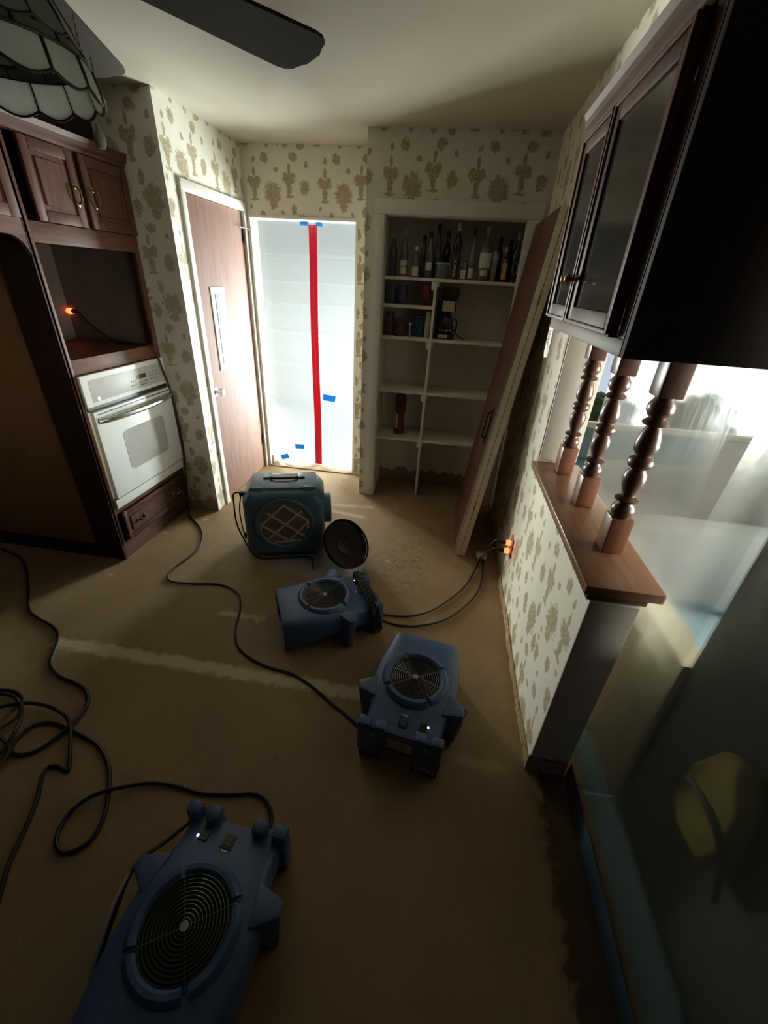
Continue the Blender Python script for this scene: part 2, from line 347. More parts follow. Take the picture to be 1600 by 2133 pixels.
def text_mesh(name, body, size, m, parent, mx, depth=0.0004, world=True):
    cu = bpy.data.curves.new(name, 'FONT'); cu.body = body; cu.size = size; cu.extrude = depth; cu.align_x = 'CENTER'; cu.align_y = 'CENTER'
    to = bpy.data.objects.new(name, cu); C.objects.link(to); bpy.context.view_layer.update()
    me = bpy.data.meshes.new_from_object(to.evaluated_get(bpy.context.evaluated_depsgraph_get()))
    bpy.data.objects.remove(to); bm = B(); bm.from_mesh(me); bpy.data.meshes.remove(me)
    bmesh.ops.transform(bm, matrix=mx, verts=bm.verts)
    return obj(name, bm, m, parent, world=world)
def copy_tree(o, parent=None):
    c = o.copy(); C.objects.link(c)
    if parent is not None: c.parent = parent
    for ch in list(o.children): copy_tree(ch, c)
    return c

# ================================================================== SETTING
XD, YS, YB, XW, XJ, ZD = -1.643, 2.628, 3.601, -0.785, -1.608, 2.016
XK, YK, XO1, XO2, ZO = -0.640, 3.213, -0.513, 0.390, 2.020
XR, YE, XR2, ZW, YP = 0.496, 1.033, 0.635, 0.850, 2.008
XC, YO, ZC = -1.879, 1.892, 2.44

def walls(name, boxes, m, label, cat='wall'):
    bm = B()
    for a, b in boxes: add_box(bm, a, b)
    return struct(obj(name, bm, m), label, cat)
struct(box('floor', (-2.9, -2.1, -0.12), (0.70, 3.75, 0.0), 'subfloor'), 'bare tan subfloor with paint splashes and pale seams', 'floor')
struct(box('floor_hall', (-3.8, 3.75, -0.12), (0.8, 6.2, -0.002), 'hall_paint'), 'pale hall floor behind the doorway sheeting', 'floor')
struct(box('floor_dining', (0.70, -2.1, -0.12), (3.8, 5.6, -0.002), 'blue_carpet'), 'blue-grey carpet of the next room behind plastic', 'floor')
struct(box('ceiling', (-2.9, -2.1, ZC), (XR2, 3.75, ZC + 0.1), 'ceiling_paint'), 'plain off-white kitchen ceiling', 'ceiling')
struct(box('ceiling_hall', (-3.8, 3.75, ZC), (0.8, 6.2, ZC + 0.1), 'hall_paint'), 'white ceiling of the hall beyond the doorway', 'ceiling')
struct(box('ceiling_dining', (XR2, -2.1, ZC + 0.001), (3.8, 5.0, ZC + 0.1), 'dining_paint'), 'ceiling of the next room beyond the spindles', 'ceiling')

walls('wall_left', [((-2.78, YS, 0), (XD, YS + 0.115, ZC)), ((XD - 0.12, YS + 0.115, 0), (XD, 2.79, ZC)), ((XD - 0.12, 2.79, 2.045), (XD, 3.557, ZC)), ((XD - 0.12, 3.557, 0), (XD, YB, ZC))], 'wallpaper', 'vase-patterned papered wall around the brown slab door')
walls('wall_back', [((XD - 0.12, YB, 0), (XJ, YB + 0.13, ZC)), ((XJ, YB, ZD), (XW, YB + 0.13, ZC)), ((XW, YB, 0), (XK + 0.06, YB + 0.13, ZC))], 'wallpaper', 'vase-patterned papered wall around the sheeted doorway')
walls('wall_closet', [((XK, YK, 0), (XO1, YK + 0.08, ZC)), ((XO2, YK, 0), (XR, YK + 0.08, ZC)), ((XO1, YK, ZO), (XO2, YK + 0.08, ZC)), ((XK, YK + 0.08, 0), (XK + 0.06, YB, ZC))], 'wallpaper', 'vase-patterned papered wall around the open closet')
walls('wall_closet_inside', [((XK + 0.0601, 3.62, 0), (XR - 0.001, 3.70, ZC - 0.001)), ((XK + 0.0601, YK + 0.081, 0), (XO1 - 0.012, 3.62, ZC - 0.001)), ((XO2 + 0.055, YK + 0.081, 0), (XR - 0.001, 3.62, ZC - 0.001))], 'closet_paint', 'plain cream painted inside of the closet')
walls('wall_right', [((XR, YP, 0), (XR2, 3.75, ZC)), ((XR, YE, 1.56), (XR2, YP, ZC)), ((XR, YE, 0), (XR2, YP, ZW)), ((XR, -2.1, 2.2), (XR2, YE, ZC)), ((XR, -2.1, 0), (XR2, -0.6, 2.2))], 'wallpaper', 'papered right wall with half wall and spindle opening')
walls('wall_rear', [((-2.9, -2.2, 0), (XR2, -2.1, ZC))], 'dark_wall', 'kitchen wall behind the viewpoint')
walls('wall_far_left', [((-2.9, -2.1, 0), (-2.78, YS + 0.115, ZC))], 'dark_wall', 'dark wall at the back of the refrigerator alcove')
walls('wall_dining_east', [((3.68, -2.1, 2.05), (3.8, 5.0, ZC)), ((3.68, -2.1, 0), (3.8, -0.3, 2.05)), ((3.68, 2.2, 0), (3.8, 5.0, 2.05))], 'dining_paint', 'next room wall with an added patio door')
walls('wall_dining_north', [((XR2, 4.75, 0), (3.68, 4.87, 0.35)), ((XR2, 4.75, 2.05), (3.68, 4.87, ZC)), ((XR2, 4.75, 0.35), (1.15, 4.87, 2.05)), ((3.3, 4.75, 0.35), (3.68, 4.87, 2.05)), ((XR2, 3.75, 0), (XR2 + 0.1, 4.75, ZC))], 'dining_blue', 'next room wall with the garden window')
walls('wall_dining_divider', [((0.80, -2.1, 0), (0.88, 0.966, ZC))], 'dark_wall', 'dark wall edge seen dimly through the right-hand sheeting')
walls('wall_dining_low', [((0.78, 0.97, 0), (0.86, 1.62, 0.70))], 'dining_paint', 'low beige wall behind the sheeting, past the half wall')
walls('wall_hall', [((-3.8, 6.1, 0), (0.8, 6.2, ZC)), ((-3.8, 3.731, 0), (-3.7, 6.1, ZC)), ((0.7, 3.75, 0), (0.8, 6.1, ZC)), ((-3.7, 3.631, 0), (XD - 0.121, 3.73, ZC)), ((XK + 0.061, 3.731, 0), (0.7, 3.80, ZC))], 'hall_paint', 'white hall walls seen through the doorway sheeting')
def window(name, boxes, label):
    t = sempty(name, boxes[0][0], label, 'window')
    for a, b in boxes: box('frame_bar', a, b, 'white_paint', t)
window('window_1', [((1.15, 4.76, 0.35), (3.3, 4.80, 0.41)), ((1.15, 4.76, 1.99), (3.3, 4.80, 2.05)), ((1.15, 4.76, 0.41), (1.21, 4.80, 1.99)), ((3.24, 4.76, 0.41), (3.3, 4.80, 1.99)), ((2.2, 4.76, 0.41), (2.25, 4.80, 1.99))], 'bright garden window glowing through the spindle opening')
window('added_window_2', [((3.69, -0.3, 0.0), (3.73, 2.2, 0.06)), ((3.69, -0.3, 1.99), (3.73, 2.2, 2.05)), ((3.69, -0.3, 0.06), (3.73, -0.24, 1.99)), ((3.69, 2.14, 0.06), (3.73, 2.2, 1.99))], 'added patio door frame beside the unseen next room lamp')  # second frame is added for the unseen east lamp

bpy.context.view_layer.update()
def lamp_frame(name, lamp, w_, h_, label):  # added frame that dresses an unseen hall lamp as a window
    L = bpy.data.objects[lamp]; mw = L.matrix_world; t = sempty(name, mw.translation, label, 'window'); b = 0.06; x, y = w_ / 2, h_ / 2
    for a, c in (((-x - b, -y - b, 0.0), (-x, y + b, 0.05)), ((x, -y - b, 0.0), (x + b, y + b, 0.05)), ((-x, y, 0.0), (x, y + b, 0.05)), ((-x, -y - b, 0.0), (x, -y, 0.05)), ((-0.015, -y, 0.005), (0.015, y, 0.03))):
        bm = B(); add_box(bm, a, c, mx=mw); obj('frame_bar', bm, 'white_paint', t)
lamp_frame('added_window_3', 'hall_east_added_light', 0.95, 1.35, 'added window frame around the unseen right hall lamp')
lamp_frame('added_window_4', 'hall_west_added_light', 0.95, 1.4, 'added window frame around the unseen left hall lamp')

# trims, jambs, casings
t = sempty('trim_1', (XD, 2.75, 0), 'white casing around the brown slab door', 'casing')
box('side_casing', (XD - 0.03, 2.745, 0), (XD + 0.016, 2.792, 2.042), 'white_paint', t, 0.003)
box('head_casing', (XD - 0.03, 2.745, 2.043), (XD + 0.018, 3.60, 2.10), 'white_paint', t, 0.004)
box('side_casing', (XD - 0.03, 3.557, 0), (XD + 0.014, 3.60, 2.042), 'white_paint', t, 0.003)
t = sempty('trim_2', (XJ, YB, 0), 'white jamb lining of the sheeted doorway', 'jamb')
box('jamb', (XJ - 0.012, YB - 0.006, 0), (XJ + 0.004, YB + 0.129, ZD), 'white_paint', t)
box('jamb', (XW - 0.004, YB - 0.006, 0), (XW + 0.012, YB + 0.129, ZD), 'white_paint', t)
box('head_jamb', (XJ - 0.012, YB - 0.008, ZD - 0.006), (XW + 0.012, YB + 0.129, ZD + 0.012), 'white_paint', t)
box('threshold', (XJ + 0.004, YB - 0.02, 0), (XW - 0.004, YB + 0.129, 0.008), 'base_brown', t, 0.002)
box('base_block', (XJ + 0.004, YB + 0.03, 0.008), (XJ + 0.02, YB + 0.12, 0.09), 'cream_paint', t)
t = sempty('trim_3', (XO1, YK, 0), 'cream casing around the open closet', 'casing')
box('side_casing', (-0.578, YK - 0.016, 0), (XO1, YK, ZO), 'white_paint', t, 0.003)
box('side_casing', (XO2, YK - 0.016, 0.02), (0.470, YK, ZO), 'white_paint', t, 0.003)
box('head_casing', (-0.578, YK - 0.018, ZO), (0.470, YK, 2.098), 'white_paint', t, 0.003)
box('jamb', (XO1 - 0.004, YK - 0.004, 0), (XO1 + 0.004, YK + 0.08, ZO), 'white_paint', t)
box('jamb', (XO2 - 0.004, YK - 0.004, 0), (XO2 + 0.004, YK + 0.08, ZO), 'white_paint', t)
box('head_jamb', (XO1, YK - 0.004, ZO - 0.006), (XO2, YK + 0.08, ZO + 0.004), 'white_paint', t)
struct(box('trim_4', (XR - 0.001, YE - 0.014, 0.075), (XR2 + 0.001, YE, ZW), 'grey_paint', None, 0.002), 'flat grey painted end of the half wall', 'trim')
struct(box('trim_5', (XR + 0.004, YP - 0.012, 0.92), (0.672, YP, 1.56), 'grey_paint', None, 0.002), 'grey jamb at the far end of the spindle opening', 'trim')
# remains of removed baseboards, ragged
def ragged(name, p0, p1, nrm, h, th, label, m='raw_edge'):
    bm = B(); p0 = Vector(p0); p1 = Vector(p1); n = 28; nv = Vector(nrm); V = []
    for i in range(n + 1):
        p = p0.lerp(p1, i / n); hh = h * random.uniform(0.75, 1.25); tt = th * random.uniform(0.6, 1.4)
        V.append([bm.verts.new(p), bm.verts.new(p + nv * tt), bm.verts.new(p + nv * tt * 0.6 + Vector((0, 0, hh))), bm.verts.new(p + Vector((0, 0, hh)))])
    for i in range(n):
        for k in range(4): bm.faces.new((V[i][k], V[i][(k + 1) % 4], V[i + 1][(k + 1) % 4], V[i + 1][k]))
    bm.faces.new(V[0]); bm.faces.new(V[-1][::-1])
    return struct(obj(name, bm, m), label, 'baseboard')
ragged('baseboard_right', (XR, YE - 0.01, 0), (XR, 3.2, 0), (-1, 0, 0), 0.05, 0.012, 'ragged brown strip along the foot of the papered right wall')
ragged('baseboard_end', (XR - 0.01, YE - 0.012, 0), (XR2, YE - 0.012, 0), (0, -1, 0), 0.072, 0.010, 'broken brown strip at the foot of the half wall end', 'base_brown')
ragged('baseboard_left', (XC + 0.004, YS, 0), (XD + 0.004, YS, 0), (0, -1, 0), 0.085, 0.008, 'brown scuffed band at the foot of the narrow papered wall', 'base_brown')
ragged('baseboard_closet', (XO1 - 0.01, 3.62, 0.0), (XO2 + 0.05, 3.62, 0.0), (0, -1, 0), 0.10, 0.012, 'scuffed brown band at the back foot of the closet', 'base_brown')

# brown slab door in the left wall
t = sempty('door_1', (XD - 0.02, 2.79, 0.0), 'brown flush door with glare, louvred vent and round knob', 'door')
box('slab', (XD - 0.046, 2.794, 0.008), (XD - 0.010, 3.555, 2.04), 'door_brown', t, 0.002)
v = box('vent_frame', (XD - 0.010, 2.957, 1.002), (XD - 0.002, 3.148, 1.547), 'white_paint', t, 0.002)
box('slot', (XD - 0.0099, 3.005, 1.045), (XD - 0.0015, 3.108, 1.505), 'dark_wall', v)
bm = B(); add_prism(bm, [(XD - 0.0015, 3.060), (XD + 0.010, 3.108), (XD - 0.0015, 3.108)], 2, 1.046, 1.504); obj('vane', bm, 'cream_paint', v)
box('lip', (XD - 0.0015, 3.005, 1.046), (XD + 0.001, 3.055, 1.504), 'hall_paint', v)
bm = B(); mx = Matrix.Translation((XD - 0.010, 2.847, 0.874)) @ Matrix.Rotation(PI / 2, 4, 'Y')
add_lathe(bm, [(0.0, 0), (0.033, 0.0), (0.033, 0.006), (0.012, 0.012), (0.011, 0.032), (0.026, 0.040), (0.029, 0.052), (0.024, 0.064), (0.0, 0.066)], mx=mx); obj('knob', bm, 'steel', t, True)
for z in (1.888, 0.272): box('hinge', (XD - 0.012, 3.540, z - 0.045), (XD + 0.002, 3.556, z + 0.045), 'black_metal', t)
bm = B(); add_tube(bm, [(XD + 0.012, 3.46, 1.935), (XD + 0.02, 3.55, 1.94), (XD + 0.03, 3.59, 1.935)], 0.004, 6); obj('door_stop', bm, 'black_metal', t)

# ================================================================== PLASTIC SHEETS
def wavy_sheet(name, org, du, dv, nu, nv, amp, nrm, m, seed, label, cat='plastic sheeting'):
    rnd = random.Random(seed); ph = [rnd.uniform(0, 6.28) for _ in range(6)]; bm = B(); G = []
    org, du, dv, nrm = Vector(org), Vector(du), Vector(dv), Vector(nrm)
    for i in range(nu + 1):
        row = []
        for j in range(nv + 1):
            u, v_ = i / nu, j / nv
            e = min(1, 8 * u, 8 * (1 - u)) * min(1, 8 * v_ + .3, 8 * (1 - v_) + .3)
            d = amp * e * (math.sin(9 * u + 3 * v_ + ph[0]) + 0.6 * math.sin(17 * u - 6 * v_ + ph[1]) + 0.5 * math.sin(5 * u + 13 * v_ + ph[2]) + 0.25 * math.sin(31 * u + 21 * v_ + ph[3]))
            row.append(bm.verts.new(org + du * u + dv * v_ + nrm * d))
        G.append(row)
    for i in range(nu):
        for j in range(nv): bm.faces.new((G[i][j], G[i + 1][j], G[i + 1][j + 1], G[i][j + 1]))
    t_ = thing(name, label, cat, org); s_ = obj('film', bm, m, t_, True); return t_
YF = YB + 0.126
t = wavy_sheet('plastic_sheet', (XJ, YF, 0.008), (XW - XJ, 0, 0), (0, 0, ZD - 0.012), 30, 50, 0.0022, (0, -1, 0), 'sheet_hall', 3, 'glowing white plastic sheet with red zipper closing the doorway')
def strip(name, pts, wd, m, parent, off=0.006, th=0.0012):
    bm = B(); n = len(pts); A = []
    for x, z in pts:
        A.append([bm.verts.new((x - wd / 2, YF - off, z)), bm.verts.new((x + wd / 2, YF - off, z)), bm.verts.new((x + wd / 2, YF - off - th, z)), bm.verts.new((x - wd / 2, YF - off - th, z))])
    for i in range(n - 1):
        for k in range(4): bm.faces.new((A[i][k], A[i][(k + 1) % 4], A[i + 1][(k + 1) % 4], A[i + 1][k]))
    bm.faces.new(A[0]); bm.faces.new(A[-1][::-1]); return obj(name, bm, m, parent)
zp = strip('zipper_tape', [(-1.158 + 0.004 * math.sin(z * 4), z) for z in [0.014 + 1.98 * i / 24 for i in range(25)]], 0.066, 'red_tape', t, 0.008)
bm = B(); add_tube(bm, [(-1.158 + 0.004 * math.sin(z * 4), YF - 0.0095, z) for z in [0.02 + 1.96 * i / 24 for i in range(25)]], 0.0022, 6); obj('zipper_teeth', bm, 'label_red', zp, True)
bm = B(); add_box(bm, (-1.166, YF - 0.018, 1.935), (-1.150, YF - 0.010, 1.985), 0.002); obj('zipper_pull', bm, 'steel', zp)
def tape(cx, cz, w_, h_, rot):
    mx = Matrix.Translation((cx, YF - 0.0085, cz)) @ Matrix.Rotation(rot, 4, 'Y'); bm = B(); add_box(bm, (-w_ / 2, -0.0008, -h_ / 2), (w_ / 2, 0.0008, h_ / 2), mx=mx); obj('tape_piece', bm, 'blue_tape', t)
tape(-1.222, 2.000, 0.068, 0.030, 0.0); tape(-1.103, 2.000, 0.052, 0.030, 0.0); tape(-1.040, 0.677, 0.116, 0.055, 0.08); tape(-1.347, 0.176, 0.090, 0.045, -0.05); tape(-1.506, 0.053, 0.080, 0.050, -0.35)
t = wavy_sheet('plastic_sheet', (0.722, 0.90, 0.45), (0, YP + 0.02 - 0.90, 0), (0, 0, 1.12), 40, 50, 0.003, (1, 0, 0), 'sheet_pass', 11, 'clear plastic sheet stretched behind the three turned spindles')
t = wavy_sheet('plastic_sheet', (0.644, YE - 0.012, 0.001), (0.01, -1.55, 0), (0.095, 0, 2.19), 50, 70, 0.0045, (1, 0, 0), 'sheet_pass', 5, 'dim plastic sheet hanging to the floor in the right-hand opening')
bm = B(); add_prism(bm, [(0.6395, 0.001), (0.6420, 0.001), (0.6455, 0.085), (0.6430, 0.085)], 1, -0.45, YE - 0.02); obj('hem_strip', bm, 'sheet_hem', t)

# hall shelving behind the doorway sheet
t = thing('hall_shelves', 'pale wall shelves showing faintly through the doorway sheet', 'shelves', (-2.4, 5.2, 0))
for z in (0.55, 0.95, 1.3, 1.55, 1.85): box('shelf', (-3.05, 5.72, z), (-1.2, 6.09, z + 0.035), 'hall_paint', t)
box('upright', (-1.19, 5.72, 0), (-1.15, 6.09, 2.0), 'hall_paint', t)

# ================================================================== LEFT CABINETS AND OVEN
def panel_door(name, y0, y1, z0, z1, x, parent, sgn=1, m='walnut', fr=0.045, th=0.02):
    """raised panel door in a plane x = const, facing sgn"""
    bm = B(); xa, xb = (x, x + sgn * th); lo, hi = min(xa, xb), max(xa, xb)
    for a, b in (((lo, y0, z0), (hi, y0 + fr, z1)), ((lo, y1 - fr, z0), (hi, y1, z1)), ((lo, y0 + fr, z0), (hi, y1 - fr, z0 + fr)), ((lo, y0 + fr, z1 - fr), (hi, y1 - fr, z1))):
        add_box(bm, a, b, 0.004)
    d = obj(name, bm, m, parent, True)
    bm = B(); xp = x + sgn * (th - 0.008); add_box(bm, (min(x, xp), y0 + fr - 0.002, z0 + fr - 0.002), (max(x, xp), y1 - fr + 0.002, z1 - fr + 0.002))
    xq = x + sgn * (th - 0.001); add_box(bm, (min(xp, xq), y0 + fr + 0.018, z0 + fr + 0.018), (max(xp, xq), y1 - fr - 0.018, z1 - fr - 0.018), 0.006, 1)
    obj('raised_panel', bm, m, d, True)
    return d
def pull(name, y, z, x, parent, sgn=1, vertical=True, m='brass_dark'):
    bm = B(); s = 0.035
    pts = [(x, y, z - s), (x + sgn * 0.022, y, z - s * 0.7), (x + sgn * 0.026, y, z), (x + sgn * 0.022, y, z + s * 0.7), (x, y, z + s)] if vertical else [(x, y - s, z), (x + sgn * 0.022, y - s * 0.7, z), (x + sgn * 0.026, y, z - 0.006), (x + sgn * 0.022, y + s * 0.7, z), (x, y + s, z)]
    add_tube(bm, smooth_path(pts, 4), 0.005, 8)
    for q in (-1, 1):
        c = (x, y, z + q * s) if vertical else (x, y + q * s, z)
        add_lathe(bm, [(0.0, 0), (0.014, 0), (0.011, 0.004), (0.0, 0.006)], mx=Matrix.Translation(c) @ Matrix.Rotation(sgn * PI / 2, 4, 'Y'), n=12)
    return obj(name, bm, m, parent, True)

ZT = 2.165
cab = thing('oven_cabinet', 'tall dark walnut cabinet holding the white wall oven', 'cabinet', (XC, YO, 0))
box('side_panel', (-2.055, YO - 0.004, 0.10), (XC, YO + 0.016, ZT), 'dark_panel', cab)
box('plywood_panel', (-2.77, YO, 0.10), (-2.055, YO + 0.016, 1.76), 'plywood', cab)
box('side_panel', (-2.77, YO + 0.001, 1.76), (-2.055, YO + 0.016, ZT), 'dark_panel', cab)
box('side_panel', (-2.5, YS - 0.018, 0.0), (XC - 0.02, YS - 0.002, ZT), 'nook_dark', cab)
box('toe_board', (-2.77, YO, 0.0), (XC - 0.005, YO + 0.016, 0.099), 'dark_panel', cab)
box('toe_board', (XC - 0.03, YO + 0.016, 0.0), (XC - 0.008, YS - 0.02, 0.105), 'walnut_rail', cab)
for y0, y1 in ((YO + 0.002, 1.924), (2.588, YS - 0.002)): box('stile', (XC - 0.02, y0, 0.105), (XC, y1, ZT - 0.02), 'walnut', cab, 0.002)
for z0, z1 in ((1.713, 1.795), (1.136, 1.210), (0.318, 0.352), (0.105, 0.120), (2.10, 2.15)): box('rail', (XC - 0.02, 1.924, z0), (XC, 2.588, z1), 'walnut_rail', cab, 0.002)
box('stile', (XC - 0.02, 2.252, 1.795), (XC, 2.282, 2.10), 'walnut', cab)
box('nook_floor', (-2.45, YO + 0.018, 1.185), (XC - 0.021, YS - 0.02, 1.207), 'walnut_rail', cab)
box('nook_ceiling', (-2.45, YO + 0.018, 1.73), (XC - 0.021, YS - 0.02, 1.75), 'nook_dark', cab)
box('nook_back', (-2.47, YO + 0.018, 1.15), (-2.45, YS - 0.02, 1.75), 'nook_dark', cab)
bm = B(); add_prism(bm, [(XC - 0.02, 2.105), (XC + 0.012, 2.105), (XC + 0.014, 2.118), (XC + 0.028, 2.130), (XC + 0.030, 2.145), (XC + 0.040, 2.165), (XC - 0.02, 2.165)], 1, YO - 0.01, YS - 0.002); obj('crown_moulding', bm, 'walnut_rail', cab)
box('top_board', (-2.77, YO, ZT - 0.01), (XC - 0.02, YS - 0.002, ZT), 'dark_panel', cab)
d1 = panel_door('cabinet_door', 1.968, 2.250, 1.797, 2.098, XC, cab); pull('pull_handle', 2.216, 1.925, XC + 0.02, d1)
d2 = panel_door('cabinet_door', 2.284, 2.616, 1.797, 2.098, XC, cab); pull('pull_handle', 2.330, 1.928, XC + 0.02, d2)
dr = panel_door('drawer', 1.950, 2.560, 0.120, 0.316, XC, cab, fr=0.03); pull('pull_handle', 2.08, 0.215, XC + 0.02, dr, vertical=False, m='black_metal'); pull('pull_handle', 2.47, 0.215, XC + 0.02, dr, vertical=False)

cb2 = thing('alcove_cabinet', 'walnut wall cabinet over the dark refrigerator alcove', 'cabinet', (XC, 0.6, 1.76))
box('carcass', (-2.77, 0.6, 1.775), (XC - 0.021, YO - 0.005, ZT), 'dark_panel', cb2)
box('stile', (XC - 0.02, 0.6, 1.735), (XC, YO - 0.001, 1.80), 'walnut_rail', cb2)
box('rail', (XC - 0.02, 0.6, 2.09), (XC, YO - 0.001, 2.15), 'walnut_rail', cb2)
box('stile', (XC - 0.02, 1.825, 1.80), (XC, YO - 0.001, 2.09), 'walnut', cb2)
bm = B(); arc = [(1.80 + 0.09 * math.sin(a), 1.645 + 0.09 * math.cos(a)) for a in [PI / 2 * i / 8 for i in range(9)]]
add_prism(bm, [(YO - 0.001, 1.735)] + [(1.79, 1.735)] + arc + [(YO - 0.001, 1.645)], 0, XC - 0.02, XC); obj('corner_bracket', bm, 'walnut', cb2)
bm = B(); add_prism(bm, [(XC - 0.02, 2.105), (XC + 0.012, 2.105), (XC + 0.014, 2.118), (XC + 0.028, 2.130), (XC + 0.030, 2.145), (XC + 0.040, 2.165), (XC - 0.02, 2.165)], 1, 0.6, YO - 0.011); obj('crown_moulding', bm, 'walnut_rail', cb2)
for a, b in ((1.50, 1.878), (1.08, 1.48), (0.62, 1.06)): panel_door('cabinet_door', a, b, 1.797, 2.098, XC, cb2)
struct(box('trim_6', (-2.05, 0.6, ZT + 0.001), (-2.01, YS - 0.001, ZC), 'dark_panel'), 'dark brown fascia between cabinet crown and ceiling', 'fascia')

ov = thing('wall_oven', 'white built-in wall oven with grey window below the empty nook', 'oven', (XC, 1.93, 0.355))
box('case', (-2.42, 1.928, 0.356), (XC + 0.001, 2.586, 1.130), 'oven_white', ov)
cp = box('control_panel', (XC + 0.001, 1.918, 0.968), (XC + 0.024, 2.610, 1.133), 'oven_white', ov, 0.006)
box('panel_glass', (XC + 0.024, 1.965, 0.990), (XC + 0.0255, 2.585, 1.105), 'cap_grey', cp, 0.0006)
dsp = box('display', (XC + 0.0256, 2.325, 1.044), (XC + 0.027, 2.410, 1.068), 'black_plastic', cp)
box('digits', (XC + 0.0271, 2.363, 1.049), (XC + 0.0276, 2.393, 1.062), 'clock_glow', dsp)
for keys in ([(2.27 + 0.018 * i, 1.035 - 0.022 * j) for i in range(3) for j in range(2)], [(2.345 + 0.02 * i, 1.022 - 0.018 * j) for i in range(4) for j in range(2)], [(2.45 + 0.03 * i, 1.062 - 0.02 * j) for i in range(3) for j in range(3)]):
    for y, z in keys: box('key_mark', (XC + 0.0256, y, z), (XC + 0.0261, y + 0.010, z + 0.006), 'rubber_grey', cp)
bm = B(); add_lathe(bm, [(0, 0), (0.011, 0), (0.011, 0.002), (0.0, 0.002)], mx=Matrix.Translation((XC + 0.0256, 2.005, 1.004)) @ Matrix.Rotation(PI / 2, 4, 'Y')); lg = obj('maker_badge', bm, 'steel', cp)
box('vent_slot', (XC + 0.001, 1.930, 0.945), (XC + 0.010, 2.606, 0.967), 'black_plastic', ov)
od = box('oven_door', (XC + 0.001, 1.932, 0.424), (XC + 0.034, 2.608, 0.943), 'oven_white', ov, 0.006)
bm = B(); r = 0.035; y0, y1, z0, z1 = 2.098, 2.478, 0.545, 0.790; poly = []
for cy, cz, a0 in ((y1 - r, z1 - r, 0), (y0 + r, z1 - r, PI / 2), (y0 + r, z0 + r, PI), (y1 - r, z0 + r, 1.5 * PI)):
    for i in range(7): a = a0 + PI / 2 * i / 6; poly.append((cy + r * math.cos(a), cz + r * math.sin(a)))
add_prism(bm, poly, 0, XC + 0.0335, XC + 0.0355); obj('window', bm, 'oven_glass', od)
box('slot_line', (XC + 0.034, 1.955, 0.925), (XC + 0.0352, 2.595, 0.930), 'black_plastic', od)
bm = B(); hp = []
for i in range(17):
    q = i / 16; hp.append((XC + 0.036 + 0.045 * math.sin(PI * q) ** 0.6, 1.950 + 0.640 * q, 0.893))
add_tube(bm, hp, 0.017, 10); obj('handle', bm, 'steel', od, True)
box('bottom_trim', (XC + 0.001, 1.925, 0.356), (XC + 0.020, 2.612, 0.412), 'oven_white', ov, 0.004)
box('gasket', (XC + 0.001, 1.930, 0.412), (XC + 0.012, 2.606, 0.424), 'black_plastic', ov)
box('side_trim', (XC + 0.001, 1.918, 0.424), (XC + 0.012, 1.932, 0.945), 'cream_paint', ov)

# glowing plug in the nook and its cable
pl = thing('lit_plug', 'orange glowing cord plug deep inside the nook above oven', 'plug', (-2.45, 2.615, 1.37))
bm = B(); mx = Matrix.Translation((-2.449, 2.600, 1.372)) @ Matrix.Rotation(PI / 2, 4, 'Y')
add_lathe(bm, [(0.0, 0), (0.015, 0.0), (0.019, 0.010), (0.017, 0.026), (0.010, 0.031)], mx=mx, n=16); obj('lit_collar', bm, 'led_orange', pl, True)
bm = B(); add_lathe(bm, [(0.011, 0.030), (0.013, 0.034), (0.011, 0.062), (0.006, 0.075), (0.0, 0.076)], mx=mx, n=12); obj('grip', bm, 'black_plastic', pl, True)
def cord(name, pts, r, m, label, cat='cord', sub=6):
    bm = B(); add_tube(bm, smooth_path(pts, sub), r, 8); o = obj(name, bm, m, None, True); return tag(o, label, cat)
CORD_A = [(-1.967, 2.643), (-1.803, 2.485), (-1.654, 2.362), (-1.57, 2.255), (-1.513, 2.119), (-1.514, 2.005), (-1.54, 1.892), (-1.529, 1.795), (-1.475, 1.751), (-1.352, 1.76), (-1.213, 1.786), (-1.115, 1.771), (-1.04, 1.722), (-0.978, 1.611), (-0.937, 1.471), (-0.873, 1.367), (-0.783, 1.308), (-0.67, 1.273), (-0.545, 1.255), (-0.437, 1.209), (-0.329, 1.143), (-0.218, 1.083)]
CORD_B = [(-2.671, 1.966), (-2.313, 1.62), (-2.077, 1.395), (-1.98, 1.341), (-1.843, 1.299), (-1.763, 1.249), (-1.699, 1.153), (-1.656, 1.089), (-1.561, 1.04), (-1.46, 1.021), (-1.392, 0.996), (-1.342, 0.946), (-1.325, 0.892), (-1.325, 0.839), (-1.346, 0.774), (-1.38, 0.724), (-1.432, 0.705), (-1.471, 0.722), (-1.486, 0.777), (-1.467, 0.822), (-1.408, 0.84), (-1.335, 0.83), (-1.245, 0.813), (-1.163, 0.789), (-1.082, 0.739), (-1.028, 0.679), (-0.982, 0.608), (-0.96, 0.553), (-0.962, 0.505), (-0.994, 0.473), (-1.036, 0.472), (-1.072, 0.499), (-1.085, 0.545), (-1.073, 0.592), (-1.021, 0.64), (-0.948, 0.677), (-0.872, 0.703), (-0.783, 0.711), (-0.688, 0.705), (-0.585, 0.719), (-0.503, 0.737), (-0.45, 0.72), (-0.415, 0.68)]
CORD_C = [(-1.731, 0.793), (-1.659, 0.848), (-1.585, 0.88), (-1.502, 0.892), (-1.428, 0.884), (-1.347, 0.856), (-1.298, 0.813), (-1.242, 0.746), (-1.207, 0.698), (-1.209, 0.687), (-1.252, 0.695), (-1.281, 0.684), (-1.273, 0.651), (-1.232, 0.594), (-1.205, 0.538), (-1.181, 0.48), (-1.155, 0.413), (-1.122, 0.36), (-1.08, 0.293)]
